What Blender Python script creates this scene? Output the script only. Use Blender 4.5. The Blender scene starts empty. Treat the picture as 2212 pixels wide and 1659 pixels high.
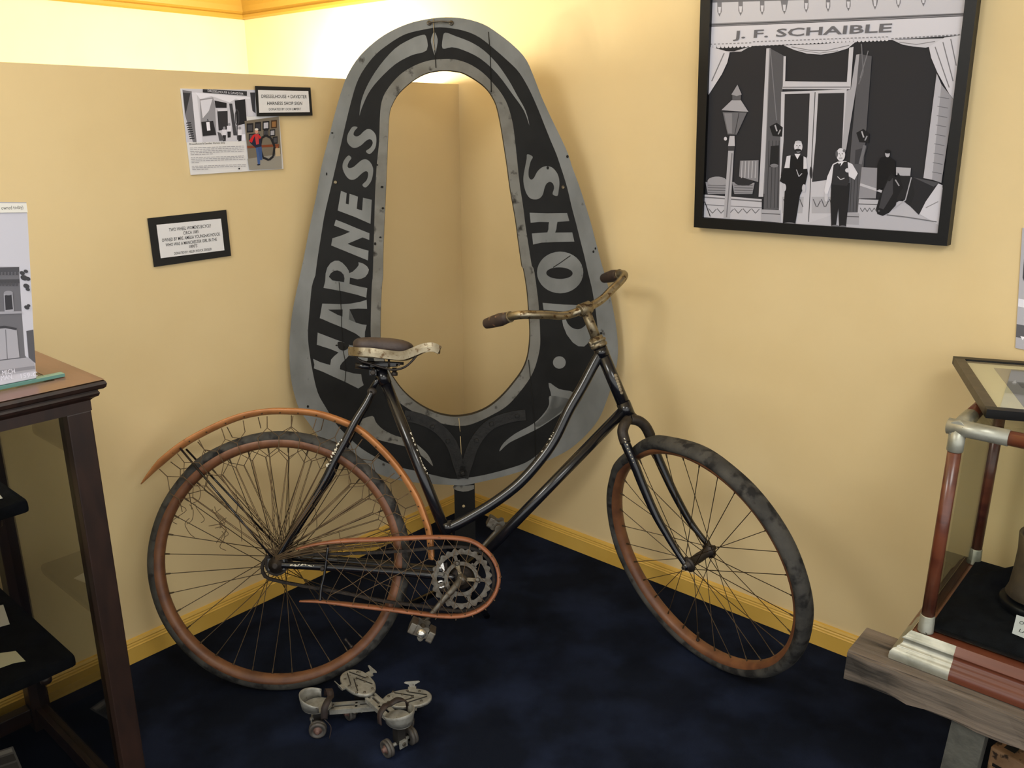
import bpy, bmesh, math, random
from mathutils import Vector, Matrix
random.seed(7)
V = Vector
SC = bpy.context.scene
COL = SC.collection

# ------------------------------------------------------------------ camera, world, lights, exposure
F = 1835.0; CX, CY = 1106.0, 829.5; H = 1.42
TH = math.atan(560.0 / F)                       # the phone looks down by 17 degrees
cd = bpy.data.cameras.new('camera'); cam = bpy.data.objects.new('camera', cd); COL.objects.link(cam)
cam.location = (0, 0, H); cam.rotation_euler = (math.pi / 2 - TH, 0, 0)
cd.sensor_fit = 'HORIZONTAL'; cd.sensor_width = 36.0; cd.lens = 36.0 * F / 2212.0
cd.clip_start = 0.02
SC.camera = cam
vs = SC.view_settings
vs.view_transform = 'Standard'; vs.look = 'None'; vs.gamma = 1.0; vs.use_curve_mapping = False
vs.exposure = 0.12

w = bpy.data.worlds.new('room_ambience'); SC.world = w; w.use_nodes = True
w.node_tree.nodes['Background'].inputs[0].default_value = (1.0, 1.0, 0.98, 1)
w.node_tree.nodes['Background'].inputs[1].default_value = 1.5

FW = V((0, math.cos(TH), -math.sin(TH))); UP = V((0, math.sin(TH), math.cos(TH))); RT = V((1, 0, 0))
CAM = V((0, 0, H))
AL = math.radians(40.966)
uL = V((math.sin(AL), math.cos(AL), 0))         # along the left wall, away from the viewer, to the corner
uR = V((-math.cos(AL), math.sin(AL), 0))        # along the right wall, away from the viewer
K = V((-0.180, 3.026, 0))                       # floor point of the corner
Z = V((0, 0, 1))

def lamp(name, loc, target, sx, sy, power, color=(1, .9, .75)):
    d = bpy.data.lights.new(name, 'AREA'); d.shape = 'RECTANGLE'; d.size = sx; d.size_y = sy
    d.energy = power; d.color = color
    o = bpy.data.objects.new(name, d); COL.objects.link(o); o.location = loc
    o.rotation_euler = (V(target) - V(loc)).to_track_quat('-Z', 'Y').to_euler()
    return o
lamp('ceiling_light', (-1.25, 0.55, 2.25), (-0.60, 1.35, 0), 0.6, 0.6, 19, (1, .99, .95))
lamp('ceiling_light', (0.75, -0.10, 2.30), (0.70, 0.1, 0), 0.9, 0.7, 22, (1, .99, .95))
def bulb(p, power, color=(1, .965, .78)):
    d = bpy.data.lights.new('cove_light', 'POINT'); d.energy = power; d.color = color; d.shadow_soft_size = .05
    o = bpy.data.objects.new('cove_light', d); COL.objects.link(o); o.location = p
for a_, c_, e_ in ((.24, .44, 34), (.58, .42, 8), (1.45, .50, 10), (1.9, .55, 22), (2.4, .60, 22)):
    bulb(K + uR * c_ - uL * a_ + Z * 1.50, e_)

# ------------------------------------------------------------------ geometry of the picture taking: pixel -> point on a real plane
def ray(x, y): return FW + RT * ((x - CX) / F) - UP * ((y - CY) / F)
def hit(x, y, p, n):
    d = ray(x, y); return CAM + d * ((p - CAM).dot(n) / d.dot(n))
def onL(x, y, off=0): return hit(x, y, K - uR * off, uR)       # left wall (off = out into the room)
def onR(x, y, off=0): return hit(x, y, K - uL * off, uL)       # right wall
def onZ(x, y, z=0): return hit(x, y, V((0, 0, z)), Z)
# bicycle: plane of frame and rear wheel, plane of the steered front wheel
Rc, Rh, Rv, Rn = V((-.6083, 1.9971, .3257)), V((.9984, .0569, 0)), V((-.0163, .2866, .9579)), V((.0545, -.9564, .2871))
Fc, Fh, Fv, Fn = V((.4911, 1.9999, .3335)), V((.5919, -.806, 0)), V((-.1563, -.1148, .981)), V((-.7907, -.5806, -.1939))
def onB(x, y, o=0): return hit(x, y, Rc + Rn * o, Rn)
def onW(x, y, o=0): return hit(x, y, Fc + Fn * o, Fn)
# harness sign: leans back into the corner with both flanks near the walls
_a = onL(628, 740, .032); _b = onR(1338, 700, .032)
Su = V((_b.x - _a.x, _b.y - _a.y, 0)).normalized()
LEAN = math.radians(4.5)
_nh = V((Su.y, -Su.x, 0))
Sn = (_nh * math.cos(LEAN) + Z * math.sin(LEAN)).normalized()  # front normal
Sv = Sn.cross(Su).normalized()
if Sv.z < 0: Sv = -Sv
Sp = (_a + _b) / 2
def onS(x, y, o=0): return hit(x, y, Sp + Sn * o, Sn)

# ------------------------------------------------------------------ materials
def lin(c):
    c = c / 255.0
    return c / 12.92 if c <= .04045 else ((c + .055) / 1.055) ** 2.4
def rgb(r, g, b): return (lin(r), lin(g), lin(b), 1)
MATS = {}
def mat(name, c, rough=.6, metal=0, c2=None, scale=20, stretch=(1, 1, 1), contrast=(.4, .65), bump=0, bscale=80, detail=6,
        spec=.5, c3=None, s3=60, t3=(.62, .68), coat=0):
    m = bpy.data.materials.new(name); m.use_nodes = True
    nt = m.node_tree; n = nt.nodes; l = nt.links; b = n['Principled BSDF']
    b.inputs['Roughness'].default_value = rough; b.inputs['Metallic'].default_value = metal
    b.inputs['Specular IOR Level'].default_value = spec
    if coat: b.inputs['Coat Weight'].default_value = coat; b.inputs['Coat Roughness'].default_value = .15
    b.inputs['Base Color'].default_value = c
    tc = n.new('ShaderNodeTexCoord'); mp = n.new('ShaderNodeMapping'); mp.inputs['Scale'].default_value = stretch
    l.new(tc.outputs['Object'], mp.inputs['Vector'])
    if c2:
        nz = n.new('ShaderNodeTexNoise'); nz.inputs['Scale'].default_value = scale; nz.inputs['Detail'].default_value = detail
        l.new(mp.outputs[0], nz.inputs['Vector'])
        cr = n.new('ShaderNodeValToRGB'); cr.color_ramp.elements[0].position = contrast[0]; cr.color_ramp.elements[1].position = contrast[1]
        cr.color_ramp.elements[0].color = c; cr.color_ramp.elements[1].color = c2
        l.new(nz.outputs[0], cr.inputs[0]); out = cr.outputs[0]
        if c3:
            n3 = n.new('ShaderNodeTexNoise'); n3.inputs['Scale'].default_value = s3; n3.inputs['Detail'].default_value = 8
            l.new(mp.outputs[0], n3.inputs['Vector'])
            r3 = n.new('ShaderNodeValToRGB'); r3.color_ramp.elements[0].position = t3[0]; r3.color_ramp.elements[1].position = t3[1]
            l.new(n3.outputs[0], r3.inputs[0])
            mx = n.new('ShaderNodeMix'); mx.data_type = 'RGBA'
            l.new(r3.outputs[0], mx.inputs['Factor']); l.new(out, mx.inputs['A']); mx.inputs['B'].default_value = c3
            out = mx.outputs['Result']
        l.new(out, b.inputs['Base Color'])
    if bump:
        nb = n.new('ShaderNodeTexNoise'); nb.inputs['Scale'].default_value = bscale; nb.inputs['Detail'].default_value = 5
        l.new(mp.outputs[0], nb.inputs['Vector'])
        bp = n.new('ShaderNodeBump'); bp.inputs['Strength'].default_value = bump; bp.inputs['Distance'].default_value = .01
        l.new(nb.outputs[0], bp.inputs['Height']); l.new(bp.outputs[0], b.inputs['Normal'])
    MATS[name] = m
    return m
def glassmat(name, tint, ior=1.5, rough=0.0):
    m = bpy.data.materials.new(name); m.use_nodes = True; nt = m.node_tree; n = nt.nodes; l = nt.links
    for x in list(n): n.remove(x)
    o = n.new('ShaderNodeOutputMaterial'); t = n.new('ShaderNodeBsdfTransparent'); g = n.new('ShaderNodeBsdfGlossy')
    mx = n.new('ShaderNodeMixShader'); lw = n.new('ShaderNodeLayerWeight'); lw.inputs['Blend'].default_value = .5
    pw = n.new('ShaderNodeMath'); pw.operation = 'POWER'; pw.inputs[1].default_value = 5.0
    ma = n.new('ShaderNodeMath'); ma.operation = 'MULTIPLY_ADD'; ma.inputs[1].default_value = .95; ma.inputs[2].default_value = .042
    t.inputs[0].default_value = tint; g.inputs['Roughness'].default_value = rough
    l.new(lw.outputs['Facing'], pw.inputs[0]); l.new(pw.outputs[0], ma.inputs[0]); l.new(ma.outputs[0], mx.inputs[0])
    l.new(t.outputs[0], mx.inputs[1]); l.new(g.outputs[0], mx.inputs[2]); l.new(mx.outputs[0], o.inputs[0])
    MATS[name] = m; return m

M = MATS
mat('wall_paint', rgb(223, 201, 155), .75, c2=rgb(219, 196, 149), scale=3, bump=.02, bscale=300, spec=.25)
mat('trim_paint', rgb(214, 174, 84), .42, c2=rgb(208, 167, 76), scale=8)
mat('crown_paint', rgb(160, 122, 42), .5)
mat('ceiling_paint', rgb(235, 225, 200), .9)
mat('carpet', rgb(23, 28, 41), 1.0, c2=rgb(35, 43, 66), scale=5, contrast=(.42, .68), bump=.6, bscale=900, spec=.05, c3=rgb(17, 21, 32), s3=7, t3=(.5, .75))
mat('sign_grey', rgb(122, 124, 124), .55, c2=rgb(104, 106, 105), scale=9, c3=rgb(46, 42, 36), s3=34, t3=(.68, .75), stretch=(1, 1, .6), bump=.05, bscale=60, spec=.3)
mat('sign_grey_worn', rgb(116, 115, 110), .6, c2=rgb(102, 100, 94), scale=16, c3=rgb(40, 36, 30), s3=34, t3=(.60, .72), bump=.08, bscale=60, spec=.3)
mat('sign_black', rgb(26, 26, 26), .6, c2=rgb(20, 20, 20), scale=14, bump=.03, bscale=90, spec=.18)
mat('sign_wood', rgb(36, 30, 25), .8, c2=rgb(24, 20, 17), scale=30)
mat('crack', rgb(12, 11, 10), .9)
mat('bare_wood', rgb(176, 158, 122), .8)
mat('iron', rgb(38, 37, 36), .55, .3, c2=rgb(30, 29, 28), scale=50, bump=.1, bscale=150)
mat('bike_black', rgb(14, 15, 21), .22, 0, c2=rgb(20, 20, 24), scale=30, spec=.6, c3=rgb(60, 56, 50), s3=140, t3=(.72, .76))
mat('bike_rust', rgb(58, 52, 48), .5, .5, c2=rgb(44, 38, 34), scale=60, bump=.1, bscale=200)
mat('nickel', rgb(150, 140, 118), .33, .85, c2=rgb(126, 114, 92), scale=30, c3=rgb(92, 72, 50), s3=90, t3=(.55, .66), bump=.06, bscale=250)
mat('nickel_worn', rgb(136, 126, 104), .42, .7, c2=rgb(112, 98, 76), scale=40, c3=rgb(70, 56, 42), s3=70, t3=(.52, .62), bump=.08, bscale=250)
mat('steel_dull', rgb(104, 100, 92), .45, .7, c2=rgb(78, 70, 60), scale=50, bump=.08, bscale=200)
mat('bright_metal', rgb(205, 203, 198), .25, .9)
mat('chain_rust', rgb(48, 40, 34), .6, .5, c2=rgb(30, 26, 23), scale=120)
mat('tire', rgb(54, 53, 51), .85, c2=rgb(72, 70, 66), scale=18, c3=rgb(30, 29, 29), s3=30, t3=(.5, .62), bump=.35, bscale=45, spec=.3)
mat('rim_wood', rgb(118, 77, 50), .45, c2=rgb(88, 55, 38), scale=22, contrast=(.35, .7), c3=rgb(84, 48, 30), s3=50, t3=(.62, .75))
mat('guard_wood', rgb(148, 92, 62), .42, c2=rgb(120, 72, 48), scale=20, contrast=(.35, .7), c3=rgb(84, 52, 36), s3=60, t3=(.66, .76))
mat('fender_wood', rgb(188, 128, 78), .4, c2=rgb(158, 102, 60), scale=18, contrast=(.35, .7), c3=rgb(110, 66, 36), s3=60, t3=(.66, .76))
mat('spoke_metal', rgb(74, 60, 42), .5, .6)
mat('cord', rgb(92, 73, 50), .9)
mat('grip_leather', rgb(62, 48, 42), .6, c2=rgb(48, 38, 34), scale=30, c3=rgb(140, 104, 78), s3=45, t3=(.62, .68))
mat('saddle_leather', rgb(70, 58, 54), .55, c2=rgb(56, 46, 44), scale=40, bump=.1, bscale=120)
mat('decal', rgb(214, 208, 190), .5)
mat('skate_metal', rgb(146, 145, 138), .5, .35, c2=rgb(124, 122, 115), scale=60, c3=rgb(80, 70, 60), s3=90, t3=(.64, .72), bump=.05, bscale=200)
mat('skate_dark', rgb(46, 44, 42), .5, .4)
mat('skate_wheel', rgb(86, 82, 78), .55, .3, c2=rgb(66, 62, 58), scale=60)
mat('rust_red', rgb(104, 78, 70), .6, .2)
mat('skate_leather', rgb(33, 24, 22), .7, c2=rgb(46, 31, 28), scale=50)
mat('card_black', rgb(17, 17, 17), .7)
mat('paper', rgb(226, 226, 230), .8)
mat('paper_cream', rgb(232, 228, 204), .8)
mat('ink', rgb(30, 30, 32), .8)
mat('frame_black', rgb(13, 13, 14), .4, bump=.02, bscale=80, spec=.25)
mat('frame_grey', rgb(74, 66, 54), .45, c2=rgb(58, 52, 44), scale=40)
mat('mat_board', rgb(236, 230, 206), .8)
mat('case_wood', rgb(47, 30, 23), .4, c2=rgb(31, 20, 16), scale=14, stretch=(3, 3, .8), contrast=(.35, .7), coat=.12)
mat('case_wood_top', rgb(112, 76, 58), .35, c2=rgb(90, 56, 42), scale=14, stretch=(3, 3, .8), coat=.4)
mat('mahogany', rgb(104, 56, 37), .35, c2=rgb(76, 36, 25), scale=10, stretch=(1, 1, 3), coat=.3)
mat('zinc', rgb(170, 170, 158), .4, .55, c2=rgb(140, 141, 128), scale=25, c3=rgb(84, 82, 72), s3=60, t3=(.68, .72), bump=.04, bscale=90)
mat('black_cloth', rgb(24, 25, 28), .95, c2=rgb(17, 17, 19), scale=40, bump=.2, bscale=400, spec=.1)
mat('old_wood', rgb(118, 105, 93), .85, c2=rgb(84, 76, 68), scale=9, stretch=(1, 1, 1), contrast=(.35, .65), c3=rgb(48, 43, 38), s3=16, t3=(.52, .62), bump=.6, bscale=28)
mat('old_post', rgb(76, 76, 70), .85, c2=rgb(56, 56, 52), scale=30, bump=.3, bscale=60)
mat('rusty_box', rgb(166, 132, 100), .8, c2=rgb(140, 108, 78), scale=30, c3=rgb(58, 42, 30), s3=45, t3=(.56, .62))
mat('vessel', rgb(74, 62, 50), .6, c2=rgb(112, 96, 74), scale=14, bump=.2, bscale=60)
mat('teal_edge', rgb(100, 146, 138), .2)
glassmat('case_glass', (.94, .955, .93, 1), 1.5)
glassmat('case_glass_grey', (.80, .80, .77, 1), 1.5)
def flat(r, g=None, b=None):
    """flat print ink"""
    if g is None: g, b = r, min(255, int(r * 1.05) + 3)
    k = 'print_%d_%d_%d' % (r, g, b)
    if k not in MATS:
        m = bpy.data.materials.new(k); m.use_nodes = True
        bs = m.node_tree.nodes['Principled BSDF']; bs.inputs['Base Color'].default_value = rgb(r, g, b)
        bs.inputs['Roughness'].default_value = .65; bs.inputs['Specular IOR Level'].default_value = .2
        MATS[k] = m
    return MATS[k]
def wood_axis(name, base, axis):
    """copy of a wood whose grain runs along a world axis"""
    m = MATS[base].copy(); m.name = name
    mp = [x for x in m.node_tree.nodes if x.type == 'MAPPING'][0]
    ang = math.atan2(axis.y, axis.x)
    mp.vector_type = 'TEXTURE'; mp.inputs['Rotation'].default_value = (0, 0, ang)
    mp.inputs['Scale'].default_value = (6.0, .55, .55)
    MATS[name] = m; return m
wood_axis('old_wood_beam', 'old_wood', -uR)
wood_axis('mahogany_rail', 'mahogany', -uR)
wood_axis('case_wood_rail', 'case_wood', uL)
wood_axis('case_top_rail', 'case_wood_top', uL)
wood_axis('case_top_end', 'case_wood_top', uR)

# ------------------------------------------------------------------ mesh builder
def catmull(P, n=6, closed=False):
    P = [V(p) for p in P]; out = []; N = len(P)
    if N < 3 and not closed: return P
    for i in range(N if closed else N - 1):
        if closed: p0, p1, p2, p3 = P[i - 1], P[i], P[(i + 1) % N], P[(i + 2) % N]
        else: p0, p1, p2, p3 = P[max(i - 1, 0)], P[i], P[i + 1], P[min(i + 2, N - 1)]
        for k in range(n):
            t = k / n
            out.append(.5 * ((2 * p1) + (p2 - p0) * t + (2 * p0 - 5 * p1 + 4 * p2 - p3) * t * t + (3 * p1 - p0 - 3 * p2 + p3) * t ** 3))
    if not closed: out.append(P[-1])
    return out
def frame_of(d):
    d = d.normalized(); a = Z if abs(d.z) < .9 else V((1, 0, 0))
    x = a.cross(d).normalized(); return x, d.cross(x).normalized()
class MB:
    def __init__(s): s.v = []; s.f = []; s.mi = []; s.sm = []; s.mats = []
    def m(s, name):
        if not isinstance(name, str): name = name.name
        if name not in s.mats: s.mats.append(name)
        return s.mats.index(name)
    def face(s, idx, mi, smooth=False): s.f.append(idx); s.mi.append(mi); s.sm.append(smooth)
    def ngon(s, pts, m, smooth=False):
        b = len(s.v); s.v += [V(p) for p in pts]; s.face(list(range(b, b + len(pts))), s.m(m), smooth)
    def sweep(s, pts, prof, m, closed=False, cap=True, up=None, smooth=True, scales=None):
        """profile = list of (a,b) offsets in the frame (x,y) across the path; up fixes x"""
        pts = [V(p) for p in pts]; N = len(pts); b0 = len(s.v); mi = s.m(m); k = len(prof); px = None
        for i, p in enumerate(pts):
            if closed: d = pts[(i + 1) % N] - pts[i - 1]
            else: d = pts[min(i + 1, N - 1)] - pts[max(i - 1, 0)]
            if d.length < 1e-9: d = V((0, 0, 1))
            d.normalize()
            if up is not None:
                u_ = up[i] if isinstance(up, list) else up
                y = (u_ - d * u_.dot(d)).normalized(); x = y.cross(d).normalized()
            else:
                if px is None: x, y = frame_of(d)
                else:
                    x = (px - d * px.dot(d)).normalized(); y = d.cross(x).normalized()
                px = x
            sc = scales[i] if scales else 1
            for (a, c) in prof: s.v.append(p + x * a * sc + y * c * sc)
        for i in range(N if closed else N - 1):
            j = (i + 1) % N
            for q in range(k):
                r = (q + 1) % k
                s.face([b0 + i * k + q, b0 + i * k + r, b0 + j * k + r, b0 + j * k + q], mi, smooth)
        if cap and not closed:
            s.face([b0 + q for q in range(k)][::-1], mi); s.face([b0 + (N - 1) * k + q for q in range(k)], mi)
        return s
    def tube(s, pts, r, m, n=12, sm=0, closed=False, radii=None, cap=True):
        if sm: pts = catmull(pts, sm, closed)
        if radii and sm:
            R = []; N = len(radii)
            for i in range(N - 1):
                for k in range(sm): R.append(radii[i] + (radii[i + 1] - radii[i]) * k / sm)
            R.append(radii[-1]); radii = R
        prof = [(math.cos(2 * math.pi * i / n), math.sin(2 * math.pi * i / n)) for i in range(n)]
        return s.sweep(pts, prof, m, closed, cap, scales=radii if radii else [r] * len(pts))
    def box(s, c, ax, ay, az, hx, hy, hz, m, bev=0):
        """oriented box: centre, three axes, half sizes"""
        c = V(c); b = len(s.v); mi = s.m(m)
        if bev <= 0:
            for z in (-1, 1):
                for y in (-1, 1):
                    for x in (-1, 1): s.v.append(c + ax * hx * x + ay * hy * y + az * hz * z)
            for q in ((0, 2, 3, 1), (4, 5, 7, 6), (0, 1, 5, 4), (2, 6, 7, 3), (0, 4, 6, 2), (1, 3, 7, 5)):
                s.face([b + i for i in q], mi)
            return s
        bm = bmesh.new(); bmesh.ops.create_cube(bm, size=2)
        for v in bm.verts: v.co = V((v.co.x * hx, v.co.y * hy, v.co.z * hz))
        bmesh.ops.bevel(bm, geom=list(bm.edges), offset=bev, segments=2, profile=.6, affect='EDGES')
        bm.verts.index_update()
        for v in bm.verts: s.v.append(c + ax * v.co.x + ay * v.co.y + az * v.co.z)
        for f in bm.faces: s.face([b + v.index for v in f.verts], mi, False)
        bm.free(); return s
    def lathe(s, c, ax, prof, m, n=24, cap=True):
        """prof = [(dist along axis, radius)]"""
        c = V(c); ax = ax.normalized(); x, y = frame_of(ax); b0 = len(s.v); mi = s.m(m); k = len(prof)
        for (h, r) in prof:
            for i in range(n):
                a = 2 * math.pi * i / n; s.v.append(c + ax * h + (x * math.cos(a) + y * math.sin(a)) * r)
        for j in range(k - 1):
            for i in range(n):
                i2 = (i + 1) % n
                s.face([b0 + j * n + i, b0 + j * n + i2, b0 + (j + 1) * n + i2, b0 + (j + 1) * n + i], mi, True)
        if cap:
            s.face([b0 + i for i in range(n)][::-1], mi); s.face([b0 + (k - 1) * n + i for i in range(n)], mi)
        return s
    def prism(s, pts, vec, m, mside=None, smooth=False):
        """polygon extruded along vec (pts is the front; vec points to the back)"""
        pts = [V(p) for p in pts]; b = len(s.v); k = len(pts); mi = s.m(m); ms = s.m(mside) if mside else mi
        s.v += pts + [p + vec for p in pts]
        s.face(list(range(b, b + k)), mi); s.face(list(range(b + k, b + 2 * k))[::-1], ms)
        for i in range(k):
            j = (i + 1) % k; s.face([b + i, b + k + i, b + k + j, b + j], ms, smooth)
        return s
    def ring(s, outer, inner, m, vec=None, mside=None):
        """band between two closed outlines with equal counts; vec gives it a thickness"""
        n = len(outer); b = len(s.v); mi = s.m(m); s.v += [V(p) for p in outer] + [V(p) for p in inner]
        for i in range(n):
            j = (i + 1) % n; s.face([b + i, b + j, b + n + j, b + n + i], mi)
        if vec is not None:
            ms = s.m(mside or m); c = len(s.v); s.v += [V(p) + vec for p in outer] + [V(p) + vec for p in inner]
            for i in range(n):
                j = (i + 1) % n
                s.face([c + i, c + n + i, c + n + j, c + j], ms)
                s.face([b + i, c + i, c + j, b + j], ms, True); s.face([b + n + i, b + n + j, c + n + j, c + n + i], ms, True)
        return s
    def ball(s, c, r, m, ax=None, nu=12, nv=8):
        ax = ax or (V((1, 0, 0)), V((0, 1, 0)), Z); R = r if isinstance(r, tuple) else (r, r, r); c = V(c); b = len(s.v); mi = s.m(m)
        for j in range(nv + 1):
            t = math.pi * j / nv
            for i in range(nu):
                a = 2 * math.pi * i / nu
                s.v.append(c + ax[0] * (math.sin(t) * math.cos(a) * R[0]) + ax[1] * (math.sin(t) * math.sin(a) * R[1]) + ax[2] * (math.cos(t) * R[2]))
        for j in range(nv):
            for i in range(nu):
                i2 = (i + 1) % nu; s.face([b + j * nu + i, b + j * nu + i2, b + (j + 1) * nu + i2, b + (j + 1) * nu + i], mi, True)
        return s
    def text(s, body, p, ux, uy, size, m, align='LEFT', shear=0.0, width=None, bold=0):
        cu = bpy.data.curves.new('lettering', 'FONT'); cu.body = body; cu.size = size; cu.align_x = align; cu.shear = shear; cu.offset = bold * size
        cu.fill_mode = 'FRONT'; cu.resolution_u = 2
        o = bpy.data.objects.new('lettering', cu); COL.objects.link(o)
        dg = bpy.context.evaluated_depsgraph_get(); me = bpy.data.meshes.new_from_object(o.evaluated_get(dg))
        xs = [v.co.x for v in me.vertices]
        if width and xs and max(xs) > min(xs):
            k = width / (max(xs) - min(xs))
        else: k = 1
        b = len(s.v); mi = s.m(m)
        for v in me.vertices: s.v.append(V(p) + ux * v.co.x * k + uy * v.co.y)
        for f in me.polygons: s.face([b + i for i in f.vertices], mi)
        bpy.data.objects.remove(o); bpy.data.curves.remove(cu); bpy.data.meshes.remove(me)
        return s
    def build(s, name, parent=None, origin=None):
        org = V((0, 0, 0))
        if parent is not None:
            p = parent
            while p is not None: org = org + p.location; p = p.parent
        elif origin is not None: org = V(origin)
        me = bpy.data.meshes.new(name)
        me.from_pydata([tuple(v - org) for v in s.v], [], s.f)
        for mm in s.mats: me.materials.append(MATS[mm])
        me.polygons.foreach_set('material_index', s.mi); me.polygons.foreach_set('use_smooth', s.sm)
        me.update()
        o = bpy.data.objects.new(name, me); COL.objects.link(o)
        if parent is not None: o.parent = parent
        elif origin is not None: o.location = org
        return o
def thing(name, loc, label, cat, group=None):
    o = bpy.data.objects.new(name, None); o.empty_display_size = .05; COL.objects.link(o); o.location = V(loc)
    return tag(o, label, cat, group)
def tag(o, label, cat, group=None):
    o['label'] = label; o['category'] = cat
    if group: o['group'] = group
    return o
def struct(o): o['kind'] = 'structure'; return o

# ------------------------------------------------------------------ the room
ALC = 1.245                                     # depth of the lit recess behind the partition
PH = 1.55                                       # height of the partition
b = MB(); b.ngon([V((-5, -2.2, 0)), V((4, -2.2, 0)), V((4, 5, 0)), V((-5, 5, 0))], 'carpet'); struct(b.build('floor'))
# left wall: a partition that stops short of the ceiling
T = .11
b = MB(); A = K - uL * 4.6
b.box((K + A) / 2 + uR * T / 2 + Z * PH / 2, uL, uR, Z, 2.3, T / 2, PH / 2, 'wall_paint'); struct(b.build('wall_left'))
# right wall runs on behind the partition
b = MB(); E0 = K + uR * (ALC + .1); E1 = K - uR * 3.6
b.box((E0 + E1) / 2 + uL * .06 + Z * 1.2, uR, uL, Z, (E0 - E1).length / 2, .06, 1.2, 'wall_paint'); struct(b.build('wall_right'))
b = MB(); q = K + uR * ALC
b.box(q - uL * 2.4 + uR * .06 + Z * 1.2, uL, uR, Z, 2.4, .06, 1.2, 'wall_paint'); struct(b.build('wall_back'))
b = MB(); b.box(V((-.5, 1.4, 2.42)), V((1, 0, 0)), V((0, 1, 0)), Z, 4.5, 3.6, .02, 'ceiling_paint'); struct(b.build('ceiling'))
# crown moulding: deep painted frieze with a small lower bead
CZ = 1.839
def crown(p, d, ln, nrm, name):
    b = MB(); prof = [(0, 0), (.012, 0), (.018, .006), (.018, .016), (.012, .022), (.010, .030), (.016, .05), (.020, .10), (.034, .20), (.07, .30), (.10, .36), (.10, .56), (0, .56)]
    pts = [p, p + d * ln]
    # profile: a = out from the wall, c = up
    b0 = len(b.v); mi = b.m('crown_paint'); k = len(prof)
    for pp in pts:
        for a, c in prof: b.v.append(pp + nrm * a + Z * (CZ + c))
    for i in range(k):
        j = (i + 1) % k; b.face([i, j, k + j, k + i], mi)
    b.face(list(range(k)), mi); b.face(list(range(k, 2 * k))[::-1], mi)
    struct(b.build(name))
crown(K + uR * ALC, -uR, 4.6, -uL, 'trim_1')
crown(K + uR * ALC, -uL, 4.6, -uR, 'trim_2')
# baseboards: flat board with a stepped, rounded cap
def baseboard(p, d, ln, nrm, name):
    b = MB(); prof = [(0, 0), (.012, 0), (.012, .046), (.0135, .048), (.0105, .051), (.0105, .055), (.008, .058), (.009, .062), (.006, .068), (0, .070)]
    k = len(prof); mi = b.m('trim_paint')
    for pp in (p, p + d * ln):
        for a, c in prof: b.v.append(pp + nrm * a + Z * c)
    for i in range(k):
        j = (i + 1) % k; b.face([i, j, k + j, k + i], mi)
    b.face(list(range(k)), mi); b.face(list(range(k, 2 * k))[::-1], mi)
    struct(b.build(name))
baseboard(K, -uL, 4.4, -uR, 'baseboard_left')
baseboard(K, -uR, 3.4, -uL, 'baseboard_right')

# ------------------------------------------------------------------ the harness shop sign
sign = thing('harness_shop_sign', V((onS(1003, 1235).x, onS(1003, 1235).y, 0)),
             'huge black and grey horse-collar shaped sign lettered HARNESS SHOP leaning in the corner', 'sign')
def z1(P): return [(600 + x / 2.765, y / 2.765) for x, y in P]
def z2(P): return [(600 + x / 2.765, 560 + y / 2.765) for x, y in P]
def zz(P, s, ox, oy): return [(ox + x / s, oy + y / s) for x, y in P]
outer = z1([(1000, 103), (1120, 112), (1230, 145), (1310, 195), (1400, 265), (1480, 350), (1530, 460), (1572, 570), (1626, 690), (1694, 830)]) \
    + [(1227.8, 334), (1235, 358), (1246, 387), (1256, 416), (1265, 444), (1276.5, 482), (1286, 519), (1292, 541), (1299, 568), (1305, 588), (1313, 616), (1320, 646), (1326, 676), (1331, 705), (1334, 732), (1335, 750), (1334.5, 771), (1331.6, 792)] \
    + z2([(2005, 715), (1970, 830), (1920, 950), (1850, 1040), (1750, 1130), (1640, 1190), (1500, 1250), (1400, 1283), (1300, 1310), (1170, 1340)]) \
    + [(1000, 1049), (978, 1048), (940, 1046), (902, 1043), (866, 1038), (837, 1031), (797, 1015), (760, 1000), (725, 978), (696, 952), (678, 929), (659, 903)] \
    + z2([(130, 900), (105, 830), (80, 720), (70, 600), (72, 470), (85, 330), (110, 200)]) \
    + z1([(130, 1659), (155, 1540), (190, 1360), (230, 1170), (262, 990), (303, 830), (346, 660), (385, 530), (420, 440), (480, 345), (560, 265), (650, 200), (760, 148), (870, 118)])
inner = z1([(990, 418), (1060, 424), (1110, 435), (1190, 480), (1250, 530), (1290, 590), (1310, 640), (1330, 730), (1350, 850), (1370, 980), (1390, 1130), (1420, 1300), (1440, 1450), (1462, 1600)]) \
    + z2([(1470, 60), (1490, 180), (1500, 300), (1508, 420), (1505, 510), (1490, 600), (1460, 670), (1410, 740), (1340, 820), (1260, 885), (1170, 925), (1080, 940), (1000, 935), (920, 910), (830, 860), (750, 790), (690, 710), (650, 640), (622, 560), (613, 470), (615, 300), (622, 150)]) \
    + z1([(628, 1659), (630, 1500), (638, 1300), (645, 1150), (655, 900), (662, 740), (670, 660), (690, 610), (720, 560), (770, 510), (830, 465), (900, 432)])
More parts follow.
